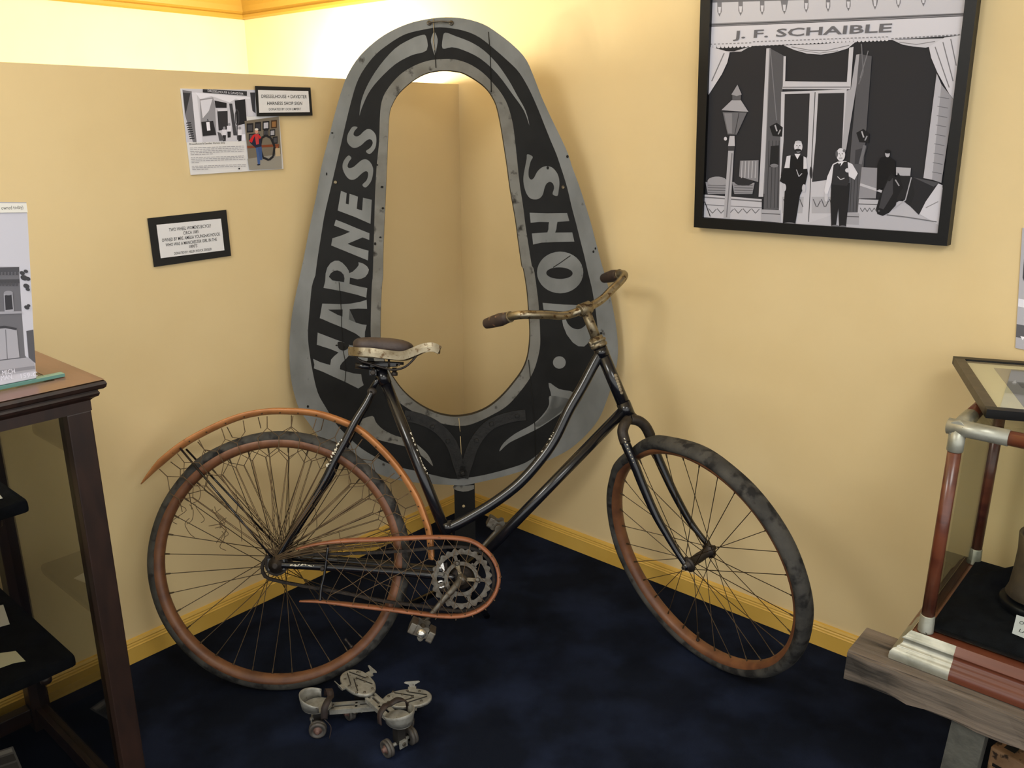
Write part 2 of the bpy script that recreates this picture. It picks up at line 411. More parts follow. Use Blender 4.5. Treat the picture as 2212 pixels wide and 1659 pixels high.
bo = z1([(970, 163), (1100, 180), (1200, 220), (1290, 290), (1370, 360), (1440, 430), (1500, 530), (1550, 640), (1590, 740), (1630, 840), (1664, 920)]) \
    + [(1210, 357), (1218.6, 383), (1226.7, 411), (1231.5, 432), (1237, 455), (1244, 481), (1255, 525), (1262, 552), (1268, 579), (1273, 600), (1278, 620), (1282, 642), (1286.5, 669), (1290, 700), (1292, 727)] \
    + z2([(1912, 520), (1900, 620), (1862, 740), (1800, 860), (1720, 980), (1640, 1080), (1560, 1160), (1480, 1215), (1380, 1250), (1270, 1280), (1170, 1300), (1050, 1312), (960, 1296), (850, 1270), (700, 1235), (600, 1190), (500, 1130), (420, 1060), (350, 985), (290, 890), (240, 800), (210, 680), (190, 560), (180, 450), (190, 300), (205, 150)]) \
    + z1([(222, 1659), (235, 1560), (260, 1400), (280, 1280), (310, 1150), (345, 1000), (380, 850), (410, 720), (440, 600), (470, 500), (510, 420), (580, 330), (660, 265), (760, 205), (880, 175)])
bi = z1([(1000, 352), (1060, 355), (1140, 380), (1220, 430), (1280, 490), (1330, 550), (1370, 620), (1400, 720), (1415, 820), (1430, 960), (1445, 1100), (1465, 1230), (1480, 1350), (1500, 1480), (1520, 1600)]) \
    + z2([(1530, 60), (1550, 200), (1560, 300), (1568, 480), (1560, 560), (1535, 650), (1500, 720), (1440, 800), (1370, 875), (1280, 930), (1160, 985), (1080, 995), (1000, 985), (900, 960), (800, 905), (720, 850), (660, 780), (610, 690), (575, 600), (556, 470), (557, 300), (562, 150)]) \
    + z1([(567, 1659), (575, 1400), (580, 1200), (590, 1000), (605, 850), (610, 700), (620, 610), (650, 540), (720, 455), (800, 400), (900, 362)])
def resample(P, n):
    """closed outline -> n points by angle-free arc length, starting at the first point"""
    P = [V((x, y, 0)) for x, y in P]; P = catmull(P, 4, True); P.append(P[0])
    L = [0]
    for i in range(1, len(P)): L.append(L[-1] + (P[i] - P[i - 1]).length)
    out = []; j = 0
    for k in range(n):
        t = L[-1] * k / n
        while L[j + 1] < t: j += 1
        u = (t - L[j]) / max(1e-9, L[j + 1] - L[j]); q = P[j].lerp(P[j + 1], u); out.append((q.x, q.y))
    return out
NR = 200
ro, ri, rbo, rbi = resample(outer, NR), resample(inner, NR), resample(bo, NR), resample(bi, NR)
S = lambda P, o=0: [onS(x, y, o) for x, y in P]
TB = .024
b = MB()
b.ring(S(ro), S(rbo), 'sign_grey'); b.ring(S(rbo), S(rbi), 'sign_black'); b.ring(S(rbi), S(ri), 'sign_grey_worn')
bb = MB()
back = -Sn * TB
# edges and back of the board
def edge(P, flip):
    n = len(P); c = len(b.v); mi = b.m('sign_wood'); q = S(P); b.v.extend(q + [p + back for p in q])
    for i in range(n):
        j = (i + 1) % n; b.face([c + i, c + j, c + n + j, c + n + i] if flip else [c + i, c + n + i, c + n + j, c + j], mi, True)
edge(ro, False); edge(ri, True)
n_ = NR; c_ = len(b.v); mi_ = b.m('sign_wood'); b.v.extend([p + back for p in S(ro)] + [p + back for p in S(ri)])
for i in range(n_):
    j = (i + 1) % n_; b.face([c_ + i, c_ + n_ + i, c_ + n_ + j, c_ + j], mi_)
# painted letters and flourishes (thin paint on the board)
PO = .0006
def paint(P, m='sign_grey', o=PO): b.ngon(S(P, o), m)
def smooth2(P, n=5): return [(q.x, q.y) for q in catmull([V((x, y, 0)) for x, y in P], n, True)]
def zA(P): return zz(P, 11.06, 660, 540)
def zB(P): return zz(P, 11.06, 660, 690)
def zC(P): return zz(P, 11.06, 700, 390)
def zD(P): return zz(P, 11.06, 700, 260)
def zE(P): return zz(P, 11.06, 1120, 330)
def zF(P): return zz(P, 11.06, 1120, 450)
def zG(P): return zz(P, 9.217, 1120, 640)
def zH(P): return zz(P, 4.424, 760, 860)
# HARNESS, reading upwards on the left limb
paint(zB([(290, 315), (800, 510), (900, 545), (1040, 605), (1400, 690), (1500, 730), (1480, 1010), (1370, 975), (1180, 885), (1030, 870), (960, 950), (870, 1040), (830, 1100), (820, 1190), (950, 1235), (1150, 1290), (1330, 1310), (1350, 1450), (1390, 1570), (1260, 1650), (940, 1490), (650, 1360), (400, 1245), (200, 1170), (210, 1080), (180, 940), (350, 1020), (590, 1090), (610, 960), (680, 880), (790, 790), (600, 710), (270, 605)]))
Aout = zA([(400, 1280), (600, 1285), (850, 1295), (1080, 1280), (1300, 1240), (1460, 1190), (1470, 1405), (1250, 1400), (1050, 1415), (1035, 1660)]) + zB([(1030, -10), (1200, 75), (1350, 120), (1460, 130), (1420, 300), (1415, 470), (1370, 470), (1200, 340), (950, 220), (600, 80), (420, 0)]) + zA([(340, 1630)])
paint(Aout)
paint(zA([(535, 1425), (885, 1420), (880, 1590), (760, 1545)]), 'sign_black', 2 * PO)
paint(zA([(430, 905), (470, 740), (480, 560), (520, 420), (600, 310), (700, 255), (790, 255), (880, 305), (970, 400), (1030, 490), (1045, 555), (1130, 515), (1220, 430), (1270, 360), (1265, 290), (1380, 325), (1470, 390), (1515, 470), (1490, 560), (1430, 640), (1340, 685), (1240, 700), (1060, 660), (1050, 810), (1250, 865), (1475, 910), (1450, 1140), (1250, 1075), (900, 990)]))
paint(zA([(920, 770), (640, 725), (560, 640), (600, 560), (680, 500), (760, 488), (840, 515), (910, 590), (930, 680)]), 'sign_black', 2 * PO)
paint(zC([(280, 935), (500, 1020), (760, 1130), (1085, 1260), (1080, 1420), (920, 1360), (560, 1510), (700, 1570), (950, 1645)]) + zA([(1440, 0), (1505, 15), (1490, 250), (880, 0)]) + zC([(400, 1645), (170, 1550), (200, 1380), (420, 1310), (620, 1225), (240, 1075)]))
paint(zC([(405, 245), (540, 300), (520, 550), (590, 570), (610, 315), (810, 385), (780, 675), (910, 715), (930, 410), (1140, 460), (1110, 1035), (760, 880), (325, 715)]))
paint(smooth2(zD([(580, 840), (655, 900), (600, 980), (560, 1090), (600, 1140), (700, 1115), (800, 1030), (900, 950), (1000, 930), (1090, 985), (1150, 1080), (1175, 1190), (1150, 1380), (1090, 1510), (990, 1605), (915, 1540), (1010, 1440), (1050, 1330), (1045, 1240), (990, 1215), (900, 1270), (780, 1380), (680, 1420), (580, 1390), (490, 1270), (440, 1120), (470, 970)]), 3))
paint(smooth2(zD([(690, 150), (800, 165), (730, 250), (705, 340), (770, 385), (860, 350), (950, 260), (1050, 205), (1150, 240), (1235, 350), (1250, 500), (1225, 650), (1150, 760), (1075, 805), (1000, 735), (1100, 660), (1160, 560), (1145, 480), (1080, 450), (990, 500), (880, 600), (740, 660), (630, 620), (550, 500), (560, 360), (610, 250)]), 3))
# SHOP, reading downwards on the right limb
paint(smooth2(zE([(210, 35), (340, 95), (290, 210), (245, 400), (245, 570), (300, 640), (370, 600), (450, 450), (560, 350), (680, 320), (800, 350), (900, 450), (960, 580), (978, 740), (960, 900), (930, 1030), (815, 990), (850, 850), (825, 740), (750, 695), (670, 740), (620, 850), (580, 1000), (500, 1090), (390, 1115), (270, 1080), (180, 950), (125, 750), (120, 560), (160, 330), (195, 150)]), 3))
paint(zF([(265, 105), (700, 118), (1160, 110), (1215, 305), (930, 325), (915, 400), (905, 500), (875, 580), (1285, 575), (1335, 795), (900, 805), (550, 820), (350, 865), (320, 600), (690, 575), (715, 500), (718, 400), (730, 330), (500, 325), (290, 345)]))
def ellip(cx, cy, rx, ry, rot=0, n=32):
    return [(cx + rx * math.cos(t) * math.cos(rot) - ry * math.sin(t) * math.sin(rot), cy + rx * math.cos(t) * math.sin(rot) + ry * math.sin(t) * math.cos(rot)) for t in [2 * math.pi * i / n for i in range(n)]]
paint(ellip(1210, 588.5, 50, 45)); paint(ellip(1208.5, 590, 28.5, 12.5, .02), 'sign_black', 2 * PO)
paint(zG([(480, 130), (900, 165), (1350, 180), (1420, 420), (1450, 700), (1420, 900), (1310, 1000), (1190, 995), (1080, 920), (960, 760), (890, 590), (870, 480), (870, 300), (500, 270)]))
paint(smooth2(zG([(950, 330), (1290, 330), (1360, 500), (1320, 590), (1200, 655), (1060, 620), (960, 500)])), 'sign_black', 2 * PO)
paint(ellip(1208.3, 783, 13.8, 13.4))
# flourishes
paint(smooth2(z1([(885, 215), (890, 300), (800, 330), (700, 385), (600, 480), (540, 560), (500, 650), (488, 690), (500, 600), (540, 500), (610, 390), (700, 290), (790, 235), (850, 212)]), 3))
paint(smooth2(z1([(1000, 195), (1060, 215), (1150, 250), (1230, 300), (1310, 380), (1380, 480), (1430, 570), (1480, 660), (1503, 750), (1470, 660), (1400, 560), (1310, 440), (1210, 350), (1110, 300), (1040, 282), (985, 290), (985, 230)]), 3))
paint(smooth2(z1([(935, 190), (955, 235), (948, 290), (938, 330), (922, 280), (915, 235)]), 3))
paint(smooth2(zH([(1890, -20), (1990, -10), (2085, 20), (2040, 110), (1920, 200), (1780, 290), (1640, 360), (1500, 430), (1410, 510), (1450, 430), (1560, 340), (1740, 240), (1840, 140), (1885, 60)]), 3))
paint(smooth2(z2([(1617, 738), (1680, 775), (1765, 795), (1740, 850), (1680, 920), (1560, 1000), (1540, 980), (1600, 920), (1635, 830)]), 3))
paint(smooth2(zH([(-30, 290), (60, 220), (195, 170), (230, 230), (300, 300), (420, 360), (560, 400), (680, 490), (740, 560), (775, 650), (690, 570), (560, 480), (420, 440), (260, 400), (120, 340)]), 3), 'sign_grey_worn')
# cracks and split between the planks, bare streak at the joint
for P in ([(1258, 190), (1268, 300), (1276, 550)],):
    p = z1(P); b.sweep(S([(x, y) for x, y in p], PO * 3), [(-.0012, 0), (.0012, 0), (.0012, .0004), (-.0012, .0004)], 'crack', up=Sn)
b.sweep(S(z1([(930, 110), (935, 190), (930, 240), (940, 320), (945, 405)]), PO * 3), [(-.0012, 0), (.0012, 0), (.0012, .0004), (-.0012, .0004)], 'crack', up=Sn)
b.sweep(S(z1([(928, 110), (933, 190), (928, 240), (937, 300)]), PO * 4), [(-.0007, 0), (.0007, 0), (.0007, .0004), (-.0007, .0004)], 'bare_wood', up=Sn)
b.sweep(S(zA([(800, 770), (820, 970), (850, 1400), (860, 1659)]) + zB([(860, 150), (900, 760), (940, 950), (960, 1240), (940, 1490)]), PO * 3), [(-.0009, 0), (.0009, 0), (.0009, .0004), (-.0009, .0004)], 'crack', up=Sn)
b.sweep(S(z2([(1498, 600), (1508, 700), (1520, 820), (1535, 990), (1540, 1200)]), PO * 3), [(-.0011, 0), (.0011, 0), (.0011, .0004), (-.0011, .0004)], 'crack', up=Sn)
b.sweep(S(zF([(830, 1410), (1000, 1300), (1240, 1130)]), PO * 2), [(-.0012, 0), (.0012, 0), (.0012, .0004), (-.0012, .0004)], 'iron', up=Sn)
for P in ([(1022, 190), (1035, 320)], [(1037, 365), (1048, 570)]):
    b.sweep(S(zH(P), PO * 3), [(-.0012, 0), (.0012, 0), (.0012, .0004), (-.0012, .0004)], 'bare_wood', up=Sn)
rr = random.Random(3)
for (x, y) in zF([(1840, 960), (1790, 1035)]) + zD([(195, 300), (60, 1280), (1270, 1065)]) + zC([(1385, 155), (1405, 662), (1345, 1357), (1220, 1510)]) + [(665, 878), (727, 746), (743, 750), (846, 870)] + zG([(1645, 735)]) + zz([(1170, 90), (700, 360)], 11.06, 1120, 330):
    b.ngon(S(ellip(x, y, rr.uniform(1.4, 3.2), rr.uniform(1.6, 3.6), n=10), PO * 3), 'crack')
b.ngon(S(smooth2(zB([(800, 530), (1030, 600), (1000, 700), (900, 745), (800, 700), (765, 610)]), 3), PO * 3), 'crack')
board = b.build('board', sign)
# foot post and iron straps with square bolts
b = MB()
pt = onS(1003, 1030, .0); pb = pt.copy()
t_ = pt.z / Sv.z
pbot = pt - Sv * t_
wpost = (onS(1025, 1080) - onS(981, 1080)).length / 2
b.box((pt + pbot) / 2 - Sn * (TB / 2) + Sv * .0, Su, Sv, Sn, wpost, (pt - pbot).length / 2, TB / 2 - .003, 'sign_black')
b.ngon([onS(x, y, -.0025) for x, y in [(979, 1050), (1024, 1048), (1024, 1056), (1012, 1061), (1000, 1062), (988, 1060), (979, 1055)]], 'sign_grey_worn')
b.lathe(onS(1001.5, 1093, -.004), Sn, [(0, .0045), (.0022, .0045), (.0026, .0035)], 'bare_wood', 14)
b.build('post', sign)
def strap(P, r):
    m_ = MB(); pts = catmull([onS(x, y, .0025) for x, y in P], 5); wd = .017
    m_.sweep(pts, [(-wd, -.0025), (wd, -.0025), (wd, .002), (-wd, .002)], 'iron', up=Sn, smooth=False)
    o = m_.build('strap', sign)
    for x, y in r:
        k = MB(); k.box(onS(x, y, .0075), (Su + Sv * .3).normalized(), Sn.cross((Su + Sv * .3).normalized()), Sn, .0055, .0055, .004, 'iron', .0012); k.build('bolt', o)
    return o
strap(zH([(500, 165), (620, 190), (740, 235), (840, 300), (930, 400), (980, 500), (1010, 600), (1040, 690), (1060, 760)]), zH([(540, 190), (770, 275), (920, 410), (1060, 720)]))
strap(zH([(1660, 160), (1540, 175), (1400, 215), (1300, 270), (1210, 370), (1150, 480), (1110, 600), (1080, 690), (1062, 760)]), zH([(1580, 170), (1335, 245), (1190, 405)]))
# hanging staple and screws
b = MB(); b.tube([onS(927, 49, -.002), onS(930, 48, .010), onS(950, 46.5, .012), onS(972, 48, .010), onS(976, 50, -.002)], .0022, 'steel_dull', 8, 4)
b.build('staple', sign)
for x, y in ((927, 50), (975, 50)):
    b = MB(); b.lathe(onS(x, y, .0005), Sn, [(0, .0068), (.002, .0066), (.003, .003)], 'steel_dull', 14); b.build('washer', sign)
for x, y in ((724.5, 394), (1216, 404.5)):
    b = MB(); b.lathe(onS(x, y, .0005), Sn, [(0, .0048), (.0018, .0046), (.0022, .0028), (.001, .0022)], 'nickel_worn', 14); b.build('screw', sign)

# ------------------------------------------------------------------ the bicycle
bike = thing('bicycle', V((-.06, 2.0, 0)), 'black vintage step-through bicycle with wooden rims leaning towards the corner, front wheel turned', 'bicycle')
RW = .340
def wheel(name, c, h, v, n, nsp, flange, fw_, hubprof, seed, dents, tw):
    r = random.Random(seed); NS = 144
    b = MB(); pts = [c + (h * math.cos(t) + v * math.sin(t)) * .31 for t in [2 * math.pi * i / NS for i in range(NS)]]
    # rim section: a = inwards, c = along the axle
    b.sweep(pts, [(-.011, -.0165), (-.009, -.0188), (-.001, -.0188), (.006, -.0160), (.011, -.0095), (.013, 0), (.011, .0095), (.006, .0160), (-.001, .0188), (-.009, .0188), (-.011, .0165)], 'rim_wood', closed=True, up=n)
    rim = b.build(name, bike)
    # tyre: cracked, a little lumpy
    ph = [r.uniform(0, 6.28) for _ in range(6)]
    pts = []; sc = []
    for i in range(NS):
        t = 2 * math.pi * i / NS
        k = 1 + .02 * math.sin(3 * t + ph[0]) + .018 * math.sin(7 * t + ph[1]) + .014 * math.sin(13 * t + ph[2])
        off = .0
        for (a, wd, am) in dents:
            d = (t - math.radians(a) + math.pi) % (2 * math.pi) - math.pi
            off += am * math.exp(-(d / math.radians(wd)) ** 2)
        sag = max(0.0, .0172 * k + .3230 + off - RW) if math.sin(t) < -.97 else 0
        pts.append(c + (h * math.cos(t) + v * math.sin(t)) * (.3230 + off - sag)); sc.append(k)
    m_ = 14
    b = MB(); b.sweep(pts, [(.0172 * math.cos(2 * math.pi * q / m_), tw * math.sin(2 * math.pi * q / m_)) for q in range(m_)], 'tire', closed=True, up=n, scales=sc)
    b.build('tire', rim)
    b = MB(); b.lathe(c, n, hubprof, 'bike_rust', 20); hub = b.build('hub', rim)
    for i in range(nsp):
        t = 2 * math.pi * (i + .5) / nsp; s_ = 1 if i % 2 else -1
        d = math.radians(52) * (1 if (i // 2) % 2 else -1)
        p1 = c + (h * math.cos(t) + v * math.sin(t)) * .300
        p0 = c + (h * math.cos(t + d) + v * math.sin(t + d)) * flange + n * (s_ * fw_)
        dr = (p1 - p0); L = dr.length; dr.normalize()
        b = MB(); b.tube([p0, p1 - dr * .017, p1 - dr * .015, p1 - dr * .003, p1], .001, 'spoke_metal', 6, radii=[.00105, .00105, .0020, .0023, .0026])
        b.build('spoke', rim)
    t = math.radians(-52 if name == 'rear_wheel' else -96)
    p1 = c + (h * math.cos(t) + v * math.sin(t)) * .298; dr = -(h * math.cos(t) + v * math.sin(t))
    b = MB(); b.lathe(p1, dr, [(0, .005), (.006, .005), (.007, .0032), (.022, .0032), (.023, .0038), (.03, .0036), (.031, .002)], 'bike_rust', 10); b.build('valve', rim)
    return rim
rear = wheel('rear_wheel', Rc, Rh, Rv, Rn, 36, .022, .028,
             [(-.055, .006), (-.045, .006), (-.043, .011), (-.034, .012), (-.032, .025), (-.027, .025), (-.025, .014), (0, .012), (.022, .015), (.024, .025), (.029, .025), (.031, .014), (.05, .013), (.056, .010), (.058, .008), (.062, .007), (.063, .004)], 5,
             [(60, 6, .004), (128, 8, .003), (20, 5, -.003)], .0188)
front = wheel('front_wheel', Fc, Fh, Fv, Fn, 32, .018, .036,
              [(-.062, .005), (-.053, .006), (-.052, .011), (-.046, .013), (-.044, .016), (-.042, .021), (-.037, .021), (-.034, .014), (-.02, .0125), (0, .0135), (.02, .0125), (.034, .014), (.037, .021), (.042, .021), (.044, .016), (.046, .013), (.052, .011), (.053, .006), (.062, .005)], 9,
              [(131, 6, -.006), (112, 7, .005), (80, 10, .003), (148, 4, .003)], .0248)
def ctrB(P, o=0): return [onB(x, y, o) for x, y in P]
# frame
b = MB(); RB = .0148
BB = onB(1000, 1243, 0)
seat_top = onB(822, 800)
b.tube([seat_top, BB], RB, 'bike_black', 16)
headb, headt = onB(1358, 899), onB(1294, 746)
b.tube([headt, headb], .0175, 'bike_black', 18)
b.tube([onB(1350, 884), BB], RB, 'bike_black', 16)
loop = ctrB([(1300, 762), (1289, 776), (1258, 835), (1229, 885.5), (1197, 950.6), (1164, 997.6), (1121, 1044.6), (1070, 1084), (1016, 1117), (972, 1140), (958, 1146)])
b.tube(loop, RB * .97, 'bike_black', 16, 5)
b.lathe(BB - Rn * .034, Rn, [(0, .018), (.002, .021), (.066, .021), (.068, .018)], 'bike_black', 22)
# lugs
b.tube([onB(1303, 770), onB(1296, 752)], .0192, 'bike_black', 16); b.tube([onB(1357, 897), onB(1346, 870)], .0192, 'bike_black', 16)
b.tube([onB(822, 800), onB(833, 830)], .0172, 'bike_black', 16)
b.tube([onB(963, 1128), onB(971, 1150)], .0166, 'bike_black', 16)
stay = [(803, 846), (790, 872), (766, 911.6), (744, 955), (720, 998), (701, 1037), (663, 1100), (639, 1137), (607, 1206)]
offs = [.020, .024, .032, .038, .044, .048, .052, .052, .047]
hubp = lambda s: Rc + Rn * (.047 * s)
Ls = [onB(x, y, o) for (x, y), o in zip(stay, offs)]
Ls[-1] = hubp(1) + Rv * .012
b.tube(Ls, .008, 'bike_black', 12, 4, radii=[.007, .0085, .0095, .0095, .0095, .0095, .0088, .008, .007])
Rs = [p - Rn * (2 * o) for p, o in zip(Ls, offs)]
b.tube(Rs, .008, 'bike_black', 12, 4, radii=[.007, .0085, .0095, .0095, .0095, .0095, .0088, .008, .007])
for s_ in (1, -1):
    p0 = hubp(s_); p1 = BB + Rn * (.03 * s_)
    dr = (p1 - p0).normalized()
    b.tube([p0 + dr * .01, p0 + dr * .05 + Rv * .0015, p0 + dr * .15 + Rv * .004, p0.lerp(p1, .6) + Rv * .004, p1], .0095, 'bike_black', 12, 4, radii=[.0085, .0095, .0105, .0105, .0105])
    b.box(p0 + Rv * .001, Rh, Rv, Rn, .022, .016, .0028, 'bike_black', .001)
    b.lathe(onB(803, 846, .024 * s_) - Rn * (.008 if s_ > 0 else -.008), Rn * s_, [(0, .0115), (.006, .0115), (.008, .009), (.010, .006)], 'bike_rust', 14)
b.tube([onB(824, 806), onB(800, 846)], .008, 'bike_black', 10)
# bridges between the stays
b.tube([Ls[4], Rs[4]], .005, 'bike_black', 8)
frame = b.build('frame', bike)
frame['label'] = 'glossy black step-through frame with a curved top tube'
rr = random.Random(11)
b = MB()
def decal(P, n, o, spread, side=(0, 0)):
    b = MB(); P = [V((x, y, 0)) for x, y in P]; P = catmull(P, 8)
    for i in range(n):
        q = P[min(len(P) - 1, int(i * len(P) / n))]; k = 1 - .5 * abs(2 * i / n - 1)
        c = onB(q.x + rr.uniform(-spread, spread) * k, q.y + rr.uniform(-1.5, 1.5), o)
        r_ = rr.uniform(.0016, .0040) * (.5 + k * .6)
        a = rr.uniform(0, 3.1); ax = Rh * math.cos(a) + Rv * math.sin(a)
        b.ball(c, (r_, r_ * rr.uniform(.4, .8), .0012), 'decal', (ax, Rn.cross(ax), Rn), 8, 5)
    b.build('decal', frame)['label'] = 'worn cream floral decal'
decal([(738, 950), (728, 966), (722, 982), (711, 1000), (706, 1008)], 22, .0475 + .004, 4)
decal([(1197, 936), (1184, 958), (1172, 978), (1156, 1000)], 30, .0085, 3)
decal([(887, 935), (895, 960), (904, 985), (913, 1005), (924, 1024)], 24, .0090, 2)
decal([(628, 1222), (650, 1221), (680, 1222)], 16, .0555, 2)
# fork and head set
b = MB()
nearb = [(1357, 906, .004), (1349, 917, .024), (1345, 934, .040), (1351, 957, .046), (1369.5, 1000, .047), (1388, 1047, .047), (1414, 1107, .047), (1440.6, 1155, .047), (1463, 1193, .048), (1478, 1216, .049)]
Ln = [onW(x, y, o) for x, y, o in nearb]; Ln[-1] = Fc + Fn * .0485
b.tube(Ln, .01, 'bike_black', 14, 5, radii=[.012, .0135, .0135, .0130, .0125, .0120, .0110, .0095, .008, .0075])
farb = [(1361, 906, -.004), (1379, 909, -.026), (1394, 921, -.040), (1405, 942, -.046), (1416, 975, -.047), (1433, 1015, -.047), (1459, 1070, -.047), (1489, 1124, -.047), (1511, 1154, -.048), (1529, 1176, -.049)]
Lf = [onW(x, y, o) for x, y, o in farb]; Lf[-1] = Fc - Fn * .0485
b.tube(Lf, .01, 'bike_black', 14, 5, radii=[.012, .0135, .0135, .0130, .0125, .0120, .0110, .0095, .008, .0075])
for s_ in (1, -1): b.lathe(Fc + Fn * (.044 * s_), Fn * s_, [(0, .012), (.006, .012), (.007, .008), (.013, .008), (.014, .005)], 'bike_black', 12)
fork = b.build('fork', bike)
b = MB()
b.tube(catmull(Ln[:4], 5), .0142, 'bike_rust', 14, radii=[.0132 + .0012 * min(1, i / 6) for i in range(16)]); b.tube(catmull(Lf[:4], 5), .0142, 'bike_rust', 14, radii=[.0132 + .0012 * min(1, i / 6) for i in range(16)])
b.build('fork_crown', fork)['label'] = 'rusty arched fork crown'
axis = (headt - headb).normalized()
b = MB()
for i, (x, y) in enumerate([(1349, 948), (1351, 955), (1355, 961), (1356, 969), (1360, 976), (1362, 983), (1366, 991), (1368, 999)]):
    r_ = (.0036, .0030, .0034, .0026, .0030, .0024, .0026, .0018)[i]; b.ball(onW(x, y, .0585), (r_, r_ * .7, .0012), 'decal', (Fh, Fv, Fn), 8, 5)
b.build('decal', fork)['label'] = 'worn cream floral decal'
b = MB()
b.lathe(headb - axis * .010, axis, [(-.006, .015), (-.004, .021), (.002, .0225), (.007, .0215), (.012, .0185), (.014, .017)], 'bike_rust', 22)
b.build('headset_cup', bike); b = MB()
b.lathe(headt - axis * .006, axis, [(0, .019), (.002, .0225), (.008, .023), (.011, .0205), (.014, .0205), (.015, .024), (.021, .0235), (.022, .019), (.030, .0185), (.031, .015)], 'nickel_worn', 22)
cl = headt + axis * .018
b.box(onB(1281, 744, .006), Rh, Rn, axis, .010, .008, .008, 'nickel_worn', .003)
b.build('headset_cup', bike)
# worn head badge scrap
b = MB()
for i in range(7):
    b.ball(onB(1330 + i * 2.0, 812 + i * 6, .0165), (.006, .007, .0012), 'nickel_worn', (Rh, Rv, Rn), 8, 5)
b.build('head_badge', frame)
# stem and handlebar (bar axis lies along the front axle)
O = onB(1263, 667)
sx = (headt - headb).normalized(); lat = -Fn; lat = (lat - sx * lat.dot(sx)).normalized(); bk = sx.cross(lat)
if bk.dot(Fh) > 0: bk = -bk
b = MB(); b.tube([headt + axis * .018, O - axis * .006], .0125, 'nickel_worn', 16, radii=[.0135, .0128])
b.lathe(O - lat * .019, lat, [(0, .0150), (.002, .0172), (.036, .0172), (.038, .0150)], 'nickel_worn', 20)
b.lathe(O - lat * .018 - bk * -.006 + bk * .019, -lat, [(0, .005), (.010, .005), (.011, .003)], 'bike_rust', 10)
stem = b.build('stem', bike)
half = [(0, 0, 0), (.038, .013, .001), (.075, .009, .007), (.113, .004, .021), (.149, .002, .033), (.178, .011, .045), (.194, .041, .054), (.203, .096, .060), (.214, .144, .066)]
bar = [O - lat * a + bk * q + sx * c for a, q, c in half[::-1][1:]] + [O + lat * a + bk * q + sx * c for a, q, c in half[1:-1]]
b = MB(); b.tube(bar, .0112, 'nickel', 16, 6)
hb = b.build('handlebar', bike)
for s_ in (-1, 1):
    P = [O + lat * (a * s_) + bk * q + sx * c for a, q, c in half]
    p0, p1 = P[-3].lerp(P[-2], .35), P[-1]; d = (p1 - p0).normalized(); L = (p1 - p0).length
    b = MB(); b.lathe(p0 - d * .012, d, [(0, .0125), (.001, .0135), (.012, .0138), (.013, .0148), (.02, .0155), (L * .45, .0178), (L * .75, .0165), (L + .008, .0142), (L + .012, .0138), (L + .014, .010)], 'grip_leather', 18)
    g = b.build('grip', hb)
    b = MB(); b.lathe(p0 - d * .014, d, [(0, .0128), (.001, .0146), (.005, .0146), (.006, .0132)], 'nickel_worn', 18); b.build('ferrule', hb)
# saddle
b = MB(); PC = onB(829, 748, .0)
def pad(c, ax, ay, az, hx, hy, hz, m, e=3.2, nu=40, nv=16):
    b0 = len(b.v); mi = b.m(m); sg = lambda q, p: math.copysign(abs(q) ** p, q)
    for j in range(nv + 1):
        t = -math.pi / 2 + math.pi * j / nv
        for i in range(nu):
            a = 2 * math.pi * i / nu
            x = sg(math.cos(t), .38) * sg(math.cos(a), .55); y = sg(math.cos(t), .38) * sg(math.sin(a), .62); z_ = sg(math.sin(t), .8)
            y *= (1.0 - .30 * (x + 1) / 2)
            zz_ = z_ * (1 if z_ < 0 else (1 - .32 * max(0, x) ** 2 + .0 * x))
            b.v.append(c + ax * hx * x + ay * hy * y + az * (hz * zz_ - .004 * x))
    for j in range(nv):
        for i in range(nu):
            i2 = (i + 1) % nu; b.face([b0 + j * nu + i, b0 + j * nu + i2, b0 + (j + 1) * nu + i2, b0 + (j + 1) * nu + i], mi, True)
pad(PC, Rh, Rn, Rv, .0780, .075, .0215, 'saddle_leather')
seat = b.build('saddle', bike); seat['label'] = 'dark brown leather saddle pad'
bandn = [(764, 759, .064), (776, 760, .078), (800, 761, .082), (840, 766, .068), (868, 768, .052), (890, 761, .040), (915, 751, .031), (935, 749.5, .026), (949, 756, .020)]
nb = catmull([onB(x, y, o) for x, y, o in bandn], 5)
cb = onB(760, 759, 0)
farp = [p - Rn * (2 * (p - Rc).dot(Rn)) for p in nb]
path = nb[::-1] + [cb + Rn * .03 - Rh * .004, cb - Rh * .006, cb - Rn * .03 - Rh * .004] + farp
b = MB(); b.sweep(path, [(-.0012, -.0112), (.0012, -.0112), (.0016, 0), (.0012, .0112), (-.0012, .0112), (-.0008, 0)], 'nickel', up=Rv, smooth=False)
b.sweep(farp[-8:] + nb[-8:][::-1], [(-.001, -.009), (.001, -.009), (.001, .009), (-.001, .009)], 'nickel', up=Rv)
b.build('saddle_rail', seat)['label'] = 'pitted nickel saddle band rising to the nose'
b = MB()
for s_ in (1, -1):
    b.tube([onB(900, 768, .03 * s_), onB(888, 782, .032 * s_), onB(872, 794, .034 * s_), (onB(850, 799, .034 * s_)), onB(826, 794, .034 * s_), onB(800, 786, .040 * s_), onB(776, 778, .05 * s_), onB(768, 766, .055 * s_)], .0030, 'bike_rust', 8, 4)
    b.tube([onB(792, 783, .026 * s_), onB(872, 785, .026 * s_)], .0042, 'bike_black', 8)
    b.tube([onB(768, 790, .028 * s_), onB(800, 792, .028 * s_)], .008, 'bike_black', 10)
    b.lathe(onB(840, 776, .03 * s_), -Rv, [(0, .003), (.022, .003)], 'bright_metal' if 0 else 'bike_rust', 8)
b.box(onB(828, 789, 0), Rh, Rn, Rv, .036, .030, .0045, 'bike_black', .001)
b.lathe(onB(852, 794, .02), -Rv, [(0, .006), (.012, .006), (.013, .0085), (.021, .0085), (.022, .005)], 'bike_rust', 10)
